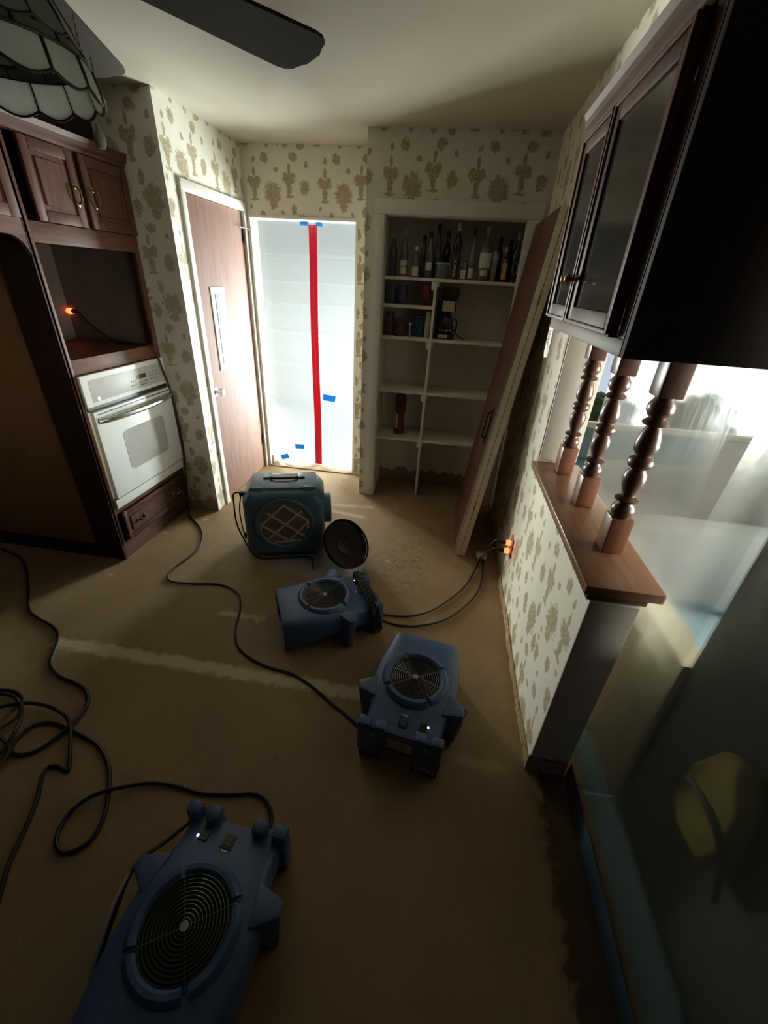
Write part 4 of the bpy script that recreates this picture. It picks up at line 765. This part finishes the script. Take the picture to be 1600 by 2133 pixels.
# ================================================================== AIR MOVERS
def superring(w_, zb, zt, ex, n=28):
    out = []; zc = (zb + zt) / 2; hz = (zt - zb) / 2
    for k in range(n):
        a = 2 * PI * k / n; c, s = math.cos(a), math.sin(a)
        out.append((w_ * math.copysign(abs(c) ** (2 / ex), c), zc + hz * math.copysign(abs(s) ** (2 / ex), s)))
    return out
def make_air_mover():
    root = thing('air_mover', 'x', 'air mover', (0, 0, 0), 0, 'blue air movers on the floor')
    secs = [(-0.236, 0.148, 0.000, 0.192, 9), (-0.225, 0.152, 0.000, 0.197, 8), (-0.19, 0.158, 0.008, 0.200, 6), (-0.13, 0.172, 0.028, 0.200, 5), (-0.06, 0.180, 0.052, 0.200, 5), (0.02, 0.180, 0.066, 0.200, 5), (0.08, 0.172, 0.070, 0.199, 5), (0.125, 0.156, 0.064, 0.192, 5), (0.165, 0.148, 0.055, 0.182, 6), (0.21, 0.146, 0.055, 0.172, 7), (0.245, 0.144, 0.057, 0.164, 8)]
    bm = B(); R_ = []
    for u, w_, zb, zt, ex in secs: R_.append([bm.verts.new((u, v, z)) for v, z in superring(w_, zb, zt, ex)])
    n = len(R_[0])
    for i in range(len(R_) - 1):
        for k in range(n): bm.faces.new((R_[i][k], R_[i][(k + 1) % n], R_[i + 1][(k + 1) % n], R_[i + 1][k]))
    inn = [bm.verts.new((-0.236, v * 0.93, 0.096 + (z - 0.096) * 0.86)) for v, z in superring(0.148, 0.0, 0.192, 9)]
    inb = [bm.verts.new((-0.13, v * 0.90, 0.10 + (z - 0.096) * 0.80)) for v, z in superring(0.148, 0.0, 0.192, 9)]
    for k in range(n):
        bm.faces.new((R_[0][k], R_[0][(k + 1) % n], inn[(k + 1) % n], inn[k])); bm.faces.new((inn[k], inn[(k + 1) % n], inb[(k + 1) % n], inb[k]))
    bm.faces.new(inb); bm.faces.new(R_[-1])
    bmesh.ops.recalc_face_normals(bm, faces=bm.faces)
    me = bpy.data.meshes.new('tmp'); bm.to_mesh(me); bm.free(); body = bpy.data.objects.new('tmp', me); C.objects.link(body)
    bm = B(); add_lathe(bm, [(0.107, 0.115), (0.107, 0.30)], (0, 0, 0), 40); bmesh.ops.recalc_face_normals(bm, faces=bm.faces)
    mc = bpy.data.meshes.new('tmpc'); bm.to_mesh(mc); bm.free(); cut = bpy.data.objects.new('tmpc', mc); C.objects.link(cut)
    md = body.modifiers.new('b', 'BOOLEAN'); md.operation = 'DIFFERENCE'; md.object = cut; md.solver = 'EXACT'
    bpy.context.view_layer.update()
    res = bpy.data.meshes.new_from_object(body.evaluated_get(bpy.context.evaluated_depsgraph_get()))
    bm = B(); bm.from_mesh(res); bpy.data.objects.remove(body); bpy.data.objects.remove(cut); bpy.data.meshes.remove(res)
    hous = obj('housing', bm, 'blue_plastic', root, True, world=False)
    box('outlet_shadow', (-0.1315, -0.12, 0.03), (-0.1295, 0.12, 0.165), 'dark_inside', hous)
    # well lining, motor, impeller
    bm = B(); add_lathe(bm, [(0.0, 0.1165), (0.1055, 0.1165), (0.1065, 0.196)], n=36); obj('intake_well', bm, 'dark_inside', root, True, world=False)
    bm = B(); add_lathe(bm, [(0.045, 0.117), (0.045, 0.150), (0.038, 0.160), (0.0, 0.162)], n=24)
    for i in range(16):
        a = 2 * PI * i / 16; add_box(bm, (0.055, -0.002, 0.118), (0.098, 0.002, 0.158), mx=Matrix.Rotation(a, 4, 'Z') @ Matrix.Rotation(0.3, 4, 'X'))
    obj('impeller', bm, 'black_plastic', root, world=False)
    # raised ring in four arcs
    for q in range(4):
        a0 = q * PI / 2 + math.radians(40); a1 = a0 + math.radians(82)
        bm = B(); prof = [(0.104, 0.193), (0.107, 0.205), (0.115, 0.213), (0.126, 0.213), (0.136, 0.205), (0.141, 0.194)]
        add_lathe(bm, prof, n=14, a0=a0, a1=a1)
        for a in (a0, a1):
            vs_ = [bm.verts.new((r * math.cos(a), r * math.sin(a), z)) for r, z in prof]; bm.faces.new(vs_)
        obj('ring_segment', bm, 'blue_plastic', root, True, world=False)
    bm = B()
    for i in range(11):
        r = 0.016 + i * 0.0088; add_tube(bm, [(r * math.cos(a), r * math.sin(a), 0.204) for a in [2 * PI * k / 36 for k in range(36)]], 0.0017, 5, closed=True)
    for q in range(4):
        a = q * PI / 2 + math.radians(35); add_tube(bm, [(0.01 * math.cos(a), 0.01 * math.sin(a), 0.2015), (0.118 * math.cos(a), 0.118 * math.sin(a), 0.2015), (0.126 * math.cos(a), 0.126 * math.sin(a), 0.196)], 0.0022, 6)
    gr = obj('grille', bm, 'grille_wire', root, world=False)
    bm = B(); add_lathe(bm, [(0.0, 0.2045), (0.011, 0.2045), (0.011, 0.2075), (0.0, 0.208)], n=16); obj('grille_cap', bm, 'cap_grey', gr, world=False)
    # side legs
    for s in (-1, 1):
        bm = B(); add_hex(bm, [(0.050, s * 0.165, 0.0), (0.100, s * 0.155, 0.0), (0.095, s * 0.200, 0.0), (0.065, s * 0.205, 0.0), (0.030, s * 0.150, 0.196), (0.130, s * 0.135, 0.193), (0.110, s * 0.216, 0.190), (0.075, s * 0.220, 0.190)])
        bmesh.ops.recalc_face_normals(bm, faces=bm.faces); bmesh.ops.bevel(bm, geom=list(bm.edges), offset=0.006, segments=2, profile=0.5, affect='EDGES')
        obj('side_leg', bm, 'blue_plastic', root, True, world=False)
    # rear brackets with notched prongs and rubber feet
    for s in (-1, 1):
        bm = B(); add_box(bm, (0.222, min(s * 0.055, s * 0.162), 0.045), (0.268, max(s * 0.055, s * 0.162), 0.150), 0.006); br = obj('cord_bracket', bm, 'blue_plastic', root, True, world=False)
        for a, b in ((0.055, 0.098), (0.118, 0.162)):
            bm = B(); add_box(bm, (0.228, min(s * a, s * b), 0.146), (0.266, max(s * a, s * b), 0.203), 0.007); obj('prong', bm, 'blue_plastic', br, True, world=False)
        bm = B(); add_box(bm, (0.226, min(s * 0.060, s * 0.157), 0.0), (0.264, max(s * 0.060, s * 0.157), 0.046), 0.005); obj('rubber_foot', bm, 'rubber_grey', root, True, world=False)
    # control panel bits; v > 0 is the right side seen from the brackets
    slope = Matrix.Rotation(math.radians(10), 4, 'Y')
    def pb(name, u, v, w_, h_, z, m, parent, th=0.004):
        bm = B(); add_box(bm, (-h_ / 2, -w_ / 2, -th / 2), (h_ / 2, w_ / 2, th / 2), 0.001, mx=Matrix.Translation((u, v, z)) @ Matrix.Rotation(math.radians(13), 4, 'Y')); return obj(name, bm, m, parent, world=False)
    s1 = pb('speed_switch', 0.196, 0.0, 0.034, 0.040, 0.1765, 'black_plastic', root); pb('rocker', 0.196, 0.0, 0.024, 0.028, 0.1785, 'rubber_grey', s1); pb('marking', 0.171, 0.0, 0.018, 0.006, 0.1815, 'label_white', s1, 0.001)
    s2 = pb('power_socket', 0.200, 0.078, 0.030, 0.042, 0.1755, 'black_plastic', root)
    bm = B(); bmesh.ops.create_uvsphere(bm, u_segments=10, v_segments=6, radius=0.0045, matrix=Matrix.Translation((0.188, 0.094, 0.1785))); obj('pilot_light', bm, 'led_white', root, world=False)
    for a, b in ((0.055, 0.09),): pass
    lb = B(); add_box(lb, (0.2452, -0.050, 0.075), (0.2470, 0.050, 0.150), 0.0005); l_ = obj('rating_label', lb, 'tag_paper', root, world=False)
    lb = B(); add_box(lb, (0.2471, -0.050, 0.132), (0.2476, 0.050, 0.150)); obj('warning_band', lb, 'label_red', l_, world=False)
    lb = B()
    for i in range(6): add_box(lb, (0.2471, -0.044, 0.120 - 0.0075 * i), (0.2475, 0.044 - 0.01 * (i % 3), 0.1225 - 0.0075 * i))
    obj('fine_print', lb, 'rubber_grey', l_, world=False)
    mxt = Matrix.Translation((0.2655, 0.108, 0.034)) @ Matrix.Rotation(PI / 2, 4, 'Z') @ Matrix.Rotation(PI / 2, 4, 'X')
    text_mesh('stencil', 'TMC', 0.042, 'label_white', root, mxt, world=False)
    return root
am = make_air_mover()
a2 = copy_tree(am); a3 = copy_tree(am)
def place(o, x, y, deg, label): o.location = (x, y, 0.001); o.rotation_euler = (0, 0, math.radians(deg)); o['label'] = label
place(am, -0.488, 1.612, 29.0, 'blue air mover with its cord wrapped on, beside the teal scrubber')
place(a2, 0.024, 1.190, -98.0, 'blue air mover by the half wall, label between its brackets')
place(a3, -0.483, 0.328, 86.0, 'large dark blue air mover in the foreground, cut off below')
# cord wrapped over the rear of the first air mover
bm = B()
for i in range(4):
    u0 = 0.205 + 0.012 * i
    add_tube(bm, smooth_path([(u0 + 0.02, -0.172, 0.05), (u0 + 0.005, -0.172, 0.12), (u0, -0.150, 0.19), (u0 - 0.002, -0.06, 0.200 + 0.003 * i), (u0 - 0.004, 0.05, 0.200 + 0.003 * i), (u0, 0.150, 0.19), (u0 + 0.005, 0.172, 0.12), (u0 + 0.02, 0.170, 0.05)], 5), 0.0058, 8)
obj('wrapped_cord', bm, 'cord_black', am, True, world=False)
bm = B(); add_tube(bm, smooth_path([(0.235, 0.175, 0.10), (0.17, 0.195, 0.13), (0.09, 0.232, 0.15), (0.0, 0.222, 0.13), (-0.10, 0.205, 0.08), (-0.17, 0.185, 0.03), (-0.20, 0.175, 0.012)], 5), 0.006, 8); obj('side_cord', bm, 'cord_black', a3, True, world=False)
bm = B(); add_tube(bm, smooth_path([(0.07, 0.226, 0.172), (-0.02, 0.216, 0.162), (-0.10, 0.200, 0.12), (-0.15, 0.186, 0.07)], 5), [0.0045] * 16, 8); obj('tie_strap', bm, 'cap_grey', a3, True, world=False)
bm = B(); add_tube(bm, smooth_path([(0.10, 0.200, 0.15), (0.05, 0.228, 0.13), (-0.02, 0.220, 0.06), (0.03, 0.215, 0.012), (0.12, 0.185, 0.010)], 5), 0.0055, 8); obj('side_cord', bm, 'cord_black', a2, True, world=False)
cord('power_cord', [(-0.245, 1.742, 0.03), (-0.215, 1.735, 0.012)] + [(x, y, 0.007) for x, y in CORD_E1[1:-1]] + [(0.372, 2.375, 0.02), (0.374, 2.384, 0.028)], 0.0052, 'cord_black', 'upper of two black cords from the wrapped air mover to white adapter')
cord('power_cord', [(-0.235, 1.715, 0.03), (-0.21, 1.702, 0.012)] + [(x, y, 0.007) for x, y in CORD_E2[1:-1]] + [(0.398, 2.372, 0.02), (0.396, 2.384, 0.028)], 0.0052, 'cord_black', 'lower of two black cords curving from the wrapped air mover to adapter')

# ================================================================== AIR SCRUBBER
ANG = math.radians(17.8)
scb = thing('air_scrubber', 'teal box-shaped air scrubber with round filter window and top handle', 'air scrubber', (-0.905, 2.155, 0.001), ANG)
# local: x right along the front, y back, front face at y = 0, centre x = 0
Wd, Dp, Hh = 0.255, 0.34, 0.475
prof_top = [(-Wd, 0.05), (-Wd + 0.06, 0.0), (Wd - 0.06, 0.0), (Wd, 0.05), (Wd, 0.415), (Wd - 0.045, Hh), (-Wd + 0.045, Hh), (-Wd, 0.415)]
def cs(ins, y, dz=0.0): return [Vector(((abs(x) - ins) * (1 if x > 0 else -1), y, max(z + (ins if z < 0.1 else -ins) + 0.0, 0))) for x, z in prof_top]
bm = B(); sec = [cs(0.050, 0.0), cs(0.030, -0.0 + 0.004), cs(0.014, 0.018), cs(0.002, 0.05), cs(0.0, 0.09), cs(0.0, Dp - 0.05), cs(0.012, Dp - 0.012), cs(0.03, Dp)]
V = [[bm.verts.new(p) for p in s] for s in sec]; n = 8
for i in range(len(V) - 1):
    for k in range(n): bm.faces.new((V[i][k], V[i][(k + 1) % n], V[i + 1][(k + 1) % n], V[i + 1][k]))
bm.faces.new(V[0]); bm.faces.new(V[-1]); bmesh.ops.recalc_face_normals(bm, faces=bm.faces)
bmesh.ops.bevel(bm, geom=list(bm.edges), offset=0.006, segments=2, profile=0.5, affect='EDGES', clamp_overlap=True)
hs = obj('housing', bm, 'teal_plastic', scb, True, world=False)
CX, CZ = 0.0, 0.255
mxf = Matrix.Translation((CX, 0, CZ)) @ Matrix.Rotation(PI / 2, 4, 'X')
bm = B(); add_lathe(bm, [(0.160, -0.006), (0.178, -0.004), (0.186, 0.006), (0.180, 0.014), (0.164, 0.014), (0.156, 0.004), (0.156, -0.008)], mx=mxf, n=48); obj('window_ring', bm, 'teal_plastic', scb, True, world=False)
bm = B(); add_lathe(bm, [(0, 0.0008), (0.158, 0.0008), (0.158, 0.003), (0, 0.003)], mx=mxf, n=40); fl = obj('filter_pad', bm, 'filter', scb, world=False)
bm = B(); rot = Matrix.Rotation(math.radians(0), 4, 'Z')
def bar(x0, z0, x1, z1, wd=0.013):
    d = Vector((x1 - x0, 0, z1 - z0)); L = d.length; a = math.atan2(d.z, d.x)
    add_box(bm, (0, -0.0095, -wd / 2), (L, -0.0035, wd / 2), mx=Matrix.Translation((CX + x0, 0, CZ + z0)) @ Matrix.Rotation(-a, 4, 'Y'))
s_ = 0.145
bar(-s_, 0.0, 0, 0.118 + 0.02); bar(-0.105, 0.085, 0.125, -0.095); bar(-s_, 0.0, 0.02, -0.125)
bar(0, 0.138, s_, 0.02); bar(-0.105, -0.100, 0.11, 0.098); bar(0.02, -0.125, s_ + 0.004, 0.02)
bar(-s_ - 0.004, -0.04, -s_, 0.02, 0.012); bar(s_, -0.03, s_ + 0.002, 0.04, 0.012); bar(-0.07, -0.135, 0.10, -0.120, 0.014)
obj('lattice', bm, 'filter_frame', fl, world=False)
# top: ridge band, recessed handle, latches
bm = B(); add_box(bm, (-Wd + 0.05, 0.050, Hh - 0.010), (-0.085, 0.295, Hh + 0.012), 0.006); add_box(bm, (0.085, 0.050, Hh - 0.010), (Wd - 0.05, 0.295, Hh + 0.012), 0.006); add_box(bm, (-0.09, 0.050, Hh - 0.010), (0.09, 0.16, Hh + 0.011), 0.004); obj('lid_band', bm, 'teal_plastic', scb, True, world=False)
bm = B(); add_prism(bm, [(-0.085, 0.262), (0.085, 0.262), (0.085, 0.200), (0.055, 0.172), (-0.055, 0.172), (-0.085, 0.200)], 2, Hh - 0.002, Hh + 0.004); obj('handle_well', bm, 'filter_frame', scb, world=False)
bm = B(); add_tube(bm, smooth_path([(-0.088, 0.205, Hh + 0.014), (-0.055, 0.182, Hh + 0.018), (0.0, 0.176, Hh + 0.02), (0.055, 0.182, Hh + 0.018), (0.088, 0.205, Hh + 0.014)], 5), 0.009, 8); obj('handle', bm, 'black_plastic', scb, True, world=False)
for x in (-0.11, 0.11): 
    bm = B(); add_box(bm, (x - 0.022, 0.185, Hh + 0.010), (x + 0.022, 0.215, Hh + 0.020), 0.003); obj('handle_bracket', bm, 'black_plastic', scb, True, world=False)
for x in (-0.155, 0.150):
    bm = B(); add_box(bm, (x - 0.024, 0.040, Hh - 0.03), (x + 0.024, 0.068, Hh + 0.018), 0.006); obj('latch', bm, 'teal_plastic', scb, True, world=False)
bm = B(); add_box(bm, (-Wd + 0.04, 0.018, Hh - 0.036), (Wd - 0.04, 0.05, Hh - 0.020), 0.006); obj('front_lip', bm, 'teal_plastic', scb, True, world=False)
mxs = Matrix.Translation((Wd - 0.004, 0.17, 0.275)) @ Matrix.Rotation(PI / 2, 4, 'Y')
bm = B(); add_lathe(bm, [(0.095, 0), (0.100, 0.0), (0.100, 0.045), (0.092, 0.048), (0.090, 0.045), (0.090, 0.004), (0.0, 0.004)], mx=mxs, n=32); obj('outlet_collar', bm, 'teal_plastic', scb, True, world=False)
for z in (0.12, 0.42):
    bm = B(); add_box(bm, (-Wd - 0.022, 0.10, z - 0.014), (-Wd + 0.006, 0.135, z + 0.014), 0.004); obj('cord_hook', bm, 'black_plastic', scb, True, world=False)
bm = B(); add_tube(bm, smooth_path([(-Wd - 0.015, 0.115, 0.43), (-Wd - 0.055, 0.105, 0.425), (-Wd - 0.06, 0.10, 0.36), (-Wd - 0.058, 0.09, 0.22), (-Wd - 0.02, 0.08, 0.09), (-Wd + 0.03, 0.03, 0.02), (-Wd + 0.09, -0.012, 0.006), (-0.05, -0.018, 0.006), (0.12, -0.022, 0.006), (0.165, -0.05, 0.006), (0.168, -0.16, 0.006)], 6), 0.005, 8); obj('power_lead', bm, 'cord_black', scb, True, world=False)
bm = B(); add_tube(bm, smooth_path([(-Wd - 0.012, 0.115, 0.42), (-Wd - 0.03, 0.09, 0.30), (-Wd - 0.012, 0.07, 0.12), (-Wd - 0.010, 0.11, 0.115)], 6), 0.004, 8); obj('cord_loop', bm, 'cord_black', scb, True, world=False)

ld = thing('duct_cap', 'black round duct cap leaning against the scrubber side', 'duct cap', (-0.50, 2.20, 0.0))
_u = Vector((-0.62, 0.31, 0.72)).normalized(); _h = Vector((0.447, 0.894, 0.0)); _n = _h.cross(_u)
mxl = Matrix.Translation((-0.525, 2.200, 0.125)) @ Matrix(((_h.x, _u.x, _n.x, 0), (_h.y, _u.y, _n.y, 0), (_h.z, _u.z, _n.z, 0), (0, 0, 0, 1)))
bm = B(); add_lathe(bm, [(0.0, 0.0), (0.160, 0.0), (0.166, 0.004), (0.168, 0.040), (0.160, 0.040), (0.155, 0.012), (0.150, 0.008), (0.0, 0.008)], mx=mxl, n=44); lo = obj('cap_shell', bm, 'black_plastic', ld, True)
bm = B(); add_lathe(bm, [(0.062, 0.0085), (0.066, 0.014), (0.060, 0.016), (0.0, 0.013)], mx=mxl, n=32); obj('centre_boss', bm, 'black_plastic', ld, True)
bm = B(); add_tube(bm, [mxl @ Vector((0.157 * math.cos(a), 0.157 * math.sin(a), 0.030)) for a in [math.radians(-70 + 5 * i) for i in range(15)]], 0.004, 6); obj('rim_bead', bm, 'cap_grey', ld, True)

# ================================================================== CEILING FAN
HX, HY = -0.920, 0.965
cf_ = thing('ceiling_fan', 'dark ceiling fan with leaded white glass shade, upper left', 'ceiling fan', (HX, HY, ZC))
bm = B(); add_lathe(bm, [(0.0, 2.439), (0.07, 2.439), (0.065, 2.40), (0.025, 2.385), (0.018, 2.38), (0.018, 2.28), (0.06, 2.27), (0.105, 2.25), (0.115, 2.20), (0.095, 2.165), (0.05, 2.15), (0.045, 2.13), (0.0, 2.13)], (HX, HY, 0), 32); obj('motor_housing', bm, 'brass_dark', cf_, True)
def blade(deg, m, r1, wt, dz, off=0.0):
    a = math.radians(deg); mx = Matrix.Translation((HX, HY, 2.165 + dz)) @ Matrix.Rotation(a, 4, 'Z') @ Matrix.Translation((0, off, 0)) @ Matrix.Rotation(math.radians(-7), 4, 'X')
    w0 = 0.058; c = 0.03; poly = [(0.19, -w0), (r1 - 0.06, -wt), (r1 - 0.035, -wt + 0.004), (r1 - 0.018, -wt + 0.018), (r1 - 0.012, -wt + 0.04), (r1, -wt + 0.065), (r1, wt - 0.065), (r1 - 0.012, wt - 0.04), (r1 - 0.018, wt - 0.018), (r1 - 0.035, wt - 0.004), (r1 - 0.06, wt), (0.19, w0)]
    bm = B(); add_prism(bm, poly, 2, -0.004, 0.004, mx=mx); b_ = obj('blade', bm, m, cf_)
    bm = B(); add_box(bm, (0.09, -0.02, 0.004), (0.26, 0.02, 0.010), 0.002, mx=mx); obj('blade_arm', bm, 'brass_dark', b_)
blade(54.0, 'fan_blade', 0.735, 0.092, 0.0, -0.03); blade(111.5, 'fan_blade_lit', 0.715, 0.088, -0.01)  # second blade takes the copy with light painted in
for d in (172, 232, 292, 352): blade(d, 'fan_blade', 0.700, 0.090, 0.0)
# leaded shade: rows of separate panes on a bell profile
NS = 14
SR = 0.93
rows = [[(0.060, 2.125), (0.098, 2.108), (0.128, 2.075)], [(0.130, 2.072), (0.152, 2.035), (0.166, 2.000)], [(0.167, 1.997), (0.172, 1.990), (0.175, 1.983)], [(0.1755, 1.980), (0.182, 1.958), (0.187, 1.932)]]
rows = [[(r * SR, z) for r, z in rw] for rw in rows]
sd = bpy.data.objects.new('lamp_shade', None); C.objects.link(sd); sd.parent = cf_; sd.location = (0, 0, -0.36)
def shade_obj(name, bm, m, smooth=False):
    bmesh.ops.recalc_face_normals(bm, faces=bm.faces); bmesh.ops.translate(bm, verts=bm.verts, vec=-Vector((HX, HY, ZC - 0.36)))
    me = bpy.data.meshes.new(name); bm.to_mesh(me); bm.free(); me.materials.append(M[m])
    o = bpy.data.objects.new(name, me); C.objects.link(o); o.parent = sd; return o
bmL = B(); rr = random.Random(4); OFF = 0.16
for ri, rw in enumerate(rows):
    for k in range(NS):
        sh_ = 0.5 if ri in (2,) else 0.0
        a0 = 2 * PI * (k + sh_) / NS + OFF; a1 = a0 + 2 * PI / NS; g = 0.012; NA = 6
        bm = B(); O = []; I = []
        for (r, z) in rw:
            ro, ri_ = [], []
            for j in range(NA + 1):
                q = j / NA; a = a0 + g + (a1 - a0 - 2 * g) * q; zz = z
                if ri == 3 and (r, z) == rw[-1]: zz = z - 0.013 * math.sin(PI * q) + 0.006
                if ri == 1 and (r, z) == rw[-1]: zz = z - 0.010 * math.sin(PI * q) + 0.010
                if ri == 2 and (r, z) == rw[0]: zz = z + 0.004
                ro.append(bm.verts.new((HX + r * math.cos(a), HY + r * math.sin(a), zz))); ri_.append(bm.verts.new((HX + (r - 0.003) * math.cos(a), HY + (r - 0.003) * math.sin(a), zz)))
            O.append(ro); I.append(ri_)
        m_ = len(rw)
        for i in range(m_ - 1):
            for j in range(NA): bm.faces.new((O[i][j], O[i][j + 1], O[i + 1][j + 1], O[i + 1][j])); bm.faces.new((I[i][j], I[i + 1][j], I[i + 1][j + 1], I[i][j + 1]))
            bm.faces.new((O[i][0], O[i + 1][0], I[i + 1][0], I[i][0])); bm.faces.new((O[i][-1], I[i][-1], I[i + 1][-1], O[i + 1][-1]))
        for j in range(NA): bm.faces.new((O[0][j], I[0][j], I[0][j + 1], O[0][j + 1])); bm.faces.new((O[-1][j], O[-1][j + 1], I[-1][j + 1], I[-1][j]))
        shade_obj('glass_pane', bm, ('pane_grey', 'pane_grey', 'pane_dark', 'pane_milk')[ri])
        add_tube(bmL, [(HX + (r + 0.001) * math.cos(a0), HY + (r + 0.001) * math.sin(a0), z) for r, z in rw], 0.0032, 6)
        e = [(O[-1][j], ) for j in range(0)]
        pts = []
        for j in range(9):
            q = j / 8; a = a0 + (a1 - a0) * q; r, z = rw[-1]
            if ri == 3: z = z - 0.013 * math.sin(PI * q) + 0.005
            if ri == 1: z = z - 0.010 * math.sin(PI * q) + 0.008
            pts.append((HX + (r + 0.0008) * math.cos(a), HY + (r + 0.0008) * math.sin(a), z))
        add_tube(bmL, pts, 0.003, 6)
shade_obj('lead_came', bmL, 'lead')
bm = B(); add_lathe(bm, [(0.0, 2.128), (0.062, 2.128), (0.064, 2.122), (0.0, 2.120)], (HX, HY, 0), 24); shade_obj('shade_collar', bm, 'brass_dark')
def chain(x, y, z0, z1, m1):
    bm = B(); add_tube(bm, [(x, y, z0), (x, y, z1)], 0.0016, 6); c_ = obj('pull_chain', bm, 'steel', cf_)
    bm = B(); add_lathe(bm, [(0.0, -0.046), (0.008, -0.044), (0.013, -0.034), (0.012, -0.022), (0.005, -0.012), (0.006, -0.006), (0.0035, 0.0), (0.0, 0.001)], (x, y, z1), 14); obj('chain_pull', bm, m1, c_, True)
chain(HX + 0.048, HY + 0.192, 2.10, 1.925, 'cap_grey')
chain(HX + 0.078, HY + 0.178, 2.03, 1.985, 'steel')

# ================================================================== NEXT ROOM
sf = thing('armchair', 'dark blurred armchair behind the spindle sheeting', 'armchair', (1.45, 2.55, 0))
box('seat', (1.12, 2.2, 0.10), (1.80, 2.95, 0.42), 'sofa', sf, 0.06); box('backrest', (1.70, 2.2, 0.30), (1.92, 2.95, 0.85), 'sofa', sf, 0.07)
for y0, y1 in ((2.08, 2.24), (2.92, 3.08)): box('armrest', (1.12, y0, 0.10), (1.85, y1, 0.60), 'sofa', sf, 0.05)
for x, y in ((1.17, 2.15), (1.17, 3.0), (1.85, 2.15), (1.85, 3.0)): box('foot', (x - 0.025, y - 0.025, 0.0), (x + 0.025, y + 0.025, 0.10), 'black_plastic', sf)
def bush(x, y, z, r, label, seed):
    rnd = random.Random(seed); t_ = thing('garden_bush', label, 'bush', (x, y, 0), 0, 'bushes outside the garden window')
    bm = B(); bmesh.ops.create_icosphere(bm, subdivisions=4, radius=1.0)
    for v in bm.verts:
        c_ = v.co.copy(); s__ = 1 + 0.14 * math.sin(7 * c_.x + seed) * math.sin(8 * c_.y) + 0.12 * math.sin(13 * c_.z + 9 * c_.x) + rnd.uniform(-0.05, 0.05); v.co = Vector((x, y, z)) + Vector((c_.x * r, c_.y * r * 0.6, c_.z * r)) * s__
    obj('crown', bm, 'foliage', t_); bm = B(); add_tube(bm, [(x, y, 0), (x, y, z)], 0.03, 8); obj('stem', bm, 'base_brown', t_)
bush(2.75, 5.2, 0.34, 0.36, 'rounded dark bush outside the garden window, right', 2); bush(1.75, 5.25, 0.30, 0.30, 'smaller dark bush outside the garden window, left', 6)
yb = thing('yellow_bag', 'dim yellow bag hanging behind the right-hand sheeting', 'bag', (0.77, 0.64, 0.42))
bm = B(); 
poly = [(0.58, 0.44), (0.68, 0.42), (0.735, 0.47), (0.74, 0.60), (0.70, 0.72), (0.64, 0.74), (0.575, 0.66), (0.555, 0.54)]
add_prism(bm, poly, 0, 0.735, 0.790); bmesh.ops.recalc_face_normals(bm, faces=bm.faces); bmesh.ops.bevel(bm, geom=list(bm.edges), offset=0.02, segments=3, profile=0.5, affect='EDGES', clamp_overlap=True); obj('bag_body', bm, 'yellow_cloth', yb, True)
bm = B(); add_tube(bm, smooth_path([(0.728, 0.76, 0.44), (0.728, 0.72, 0.56), (0.726, 0.64, 0.595), (0.726, 0.55, 0.57), (0.728, 0.50, 0.47)], 6), 0.007, 8); obj('strap', bm, 'cord_black', yb, True)
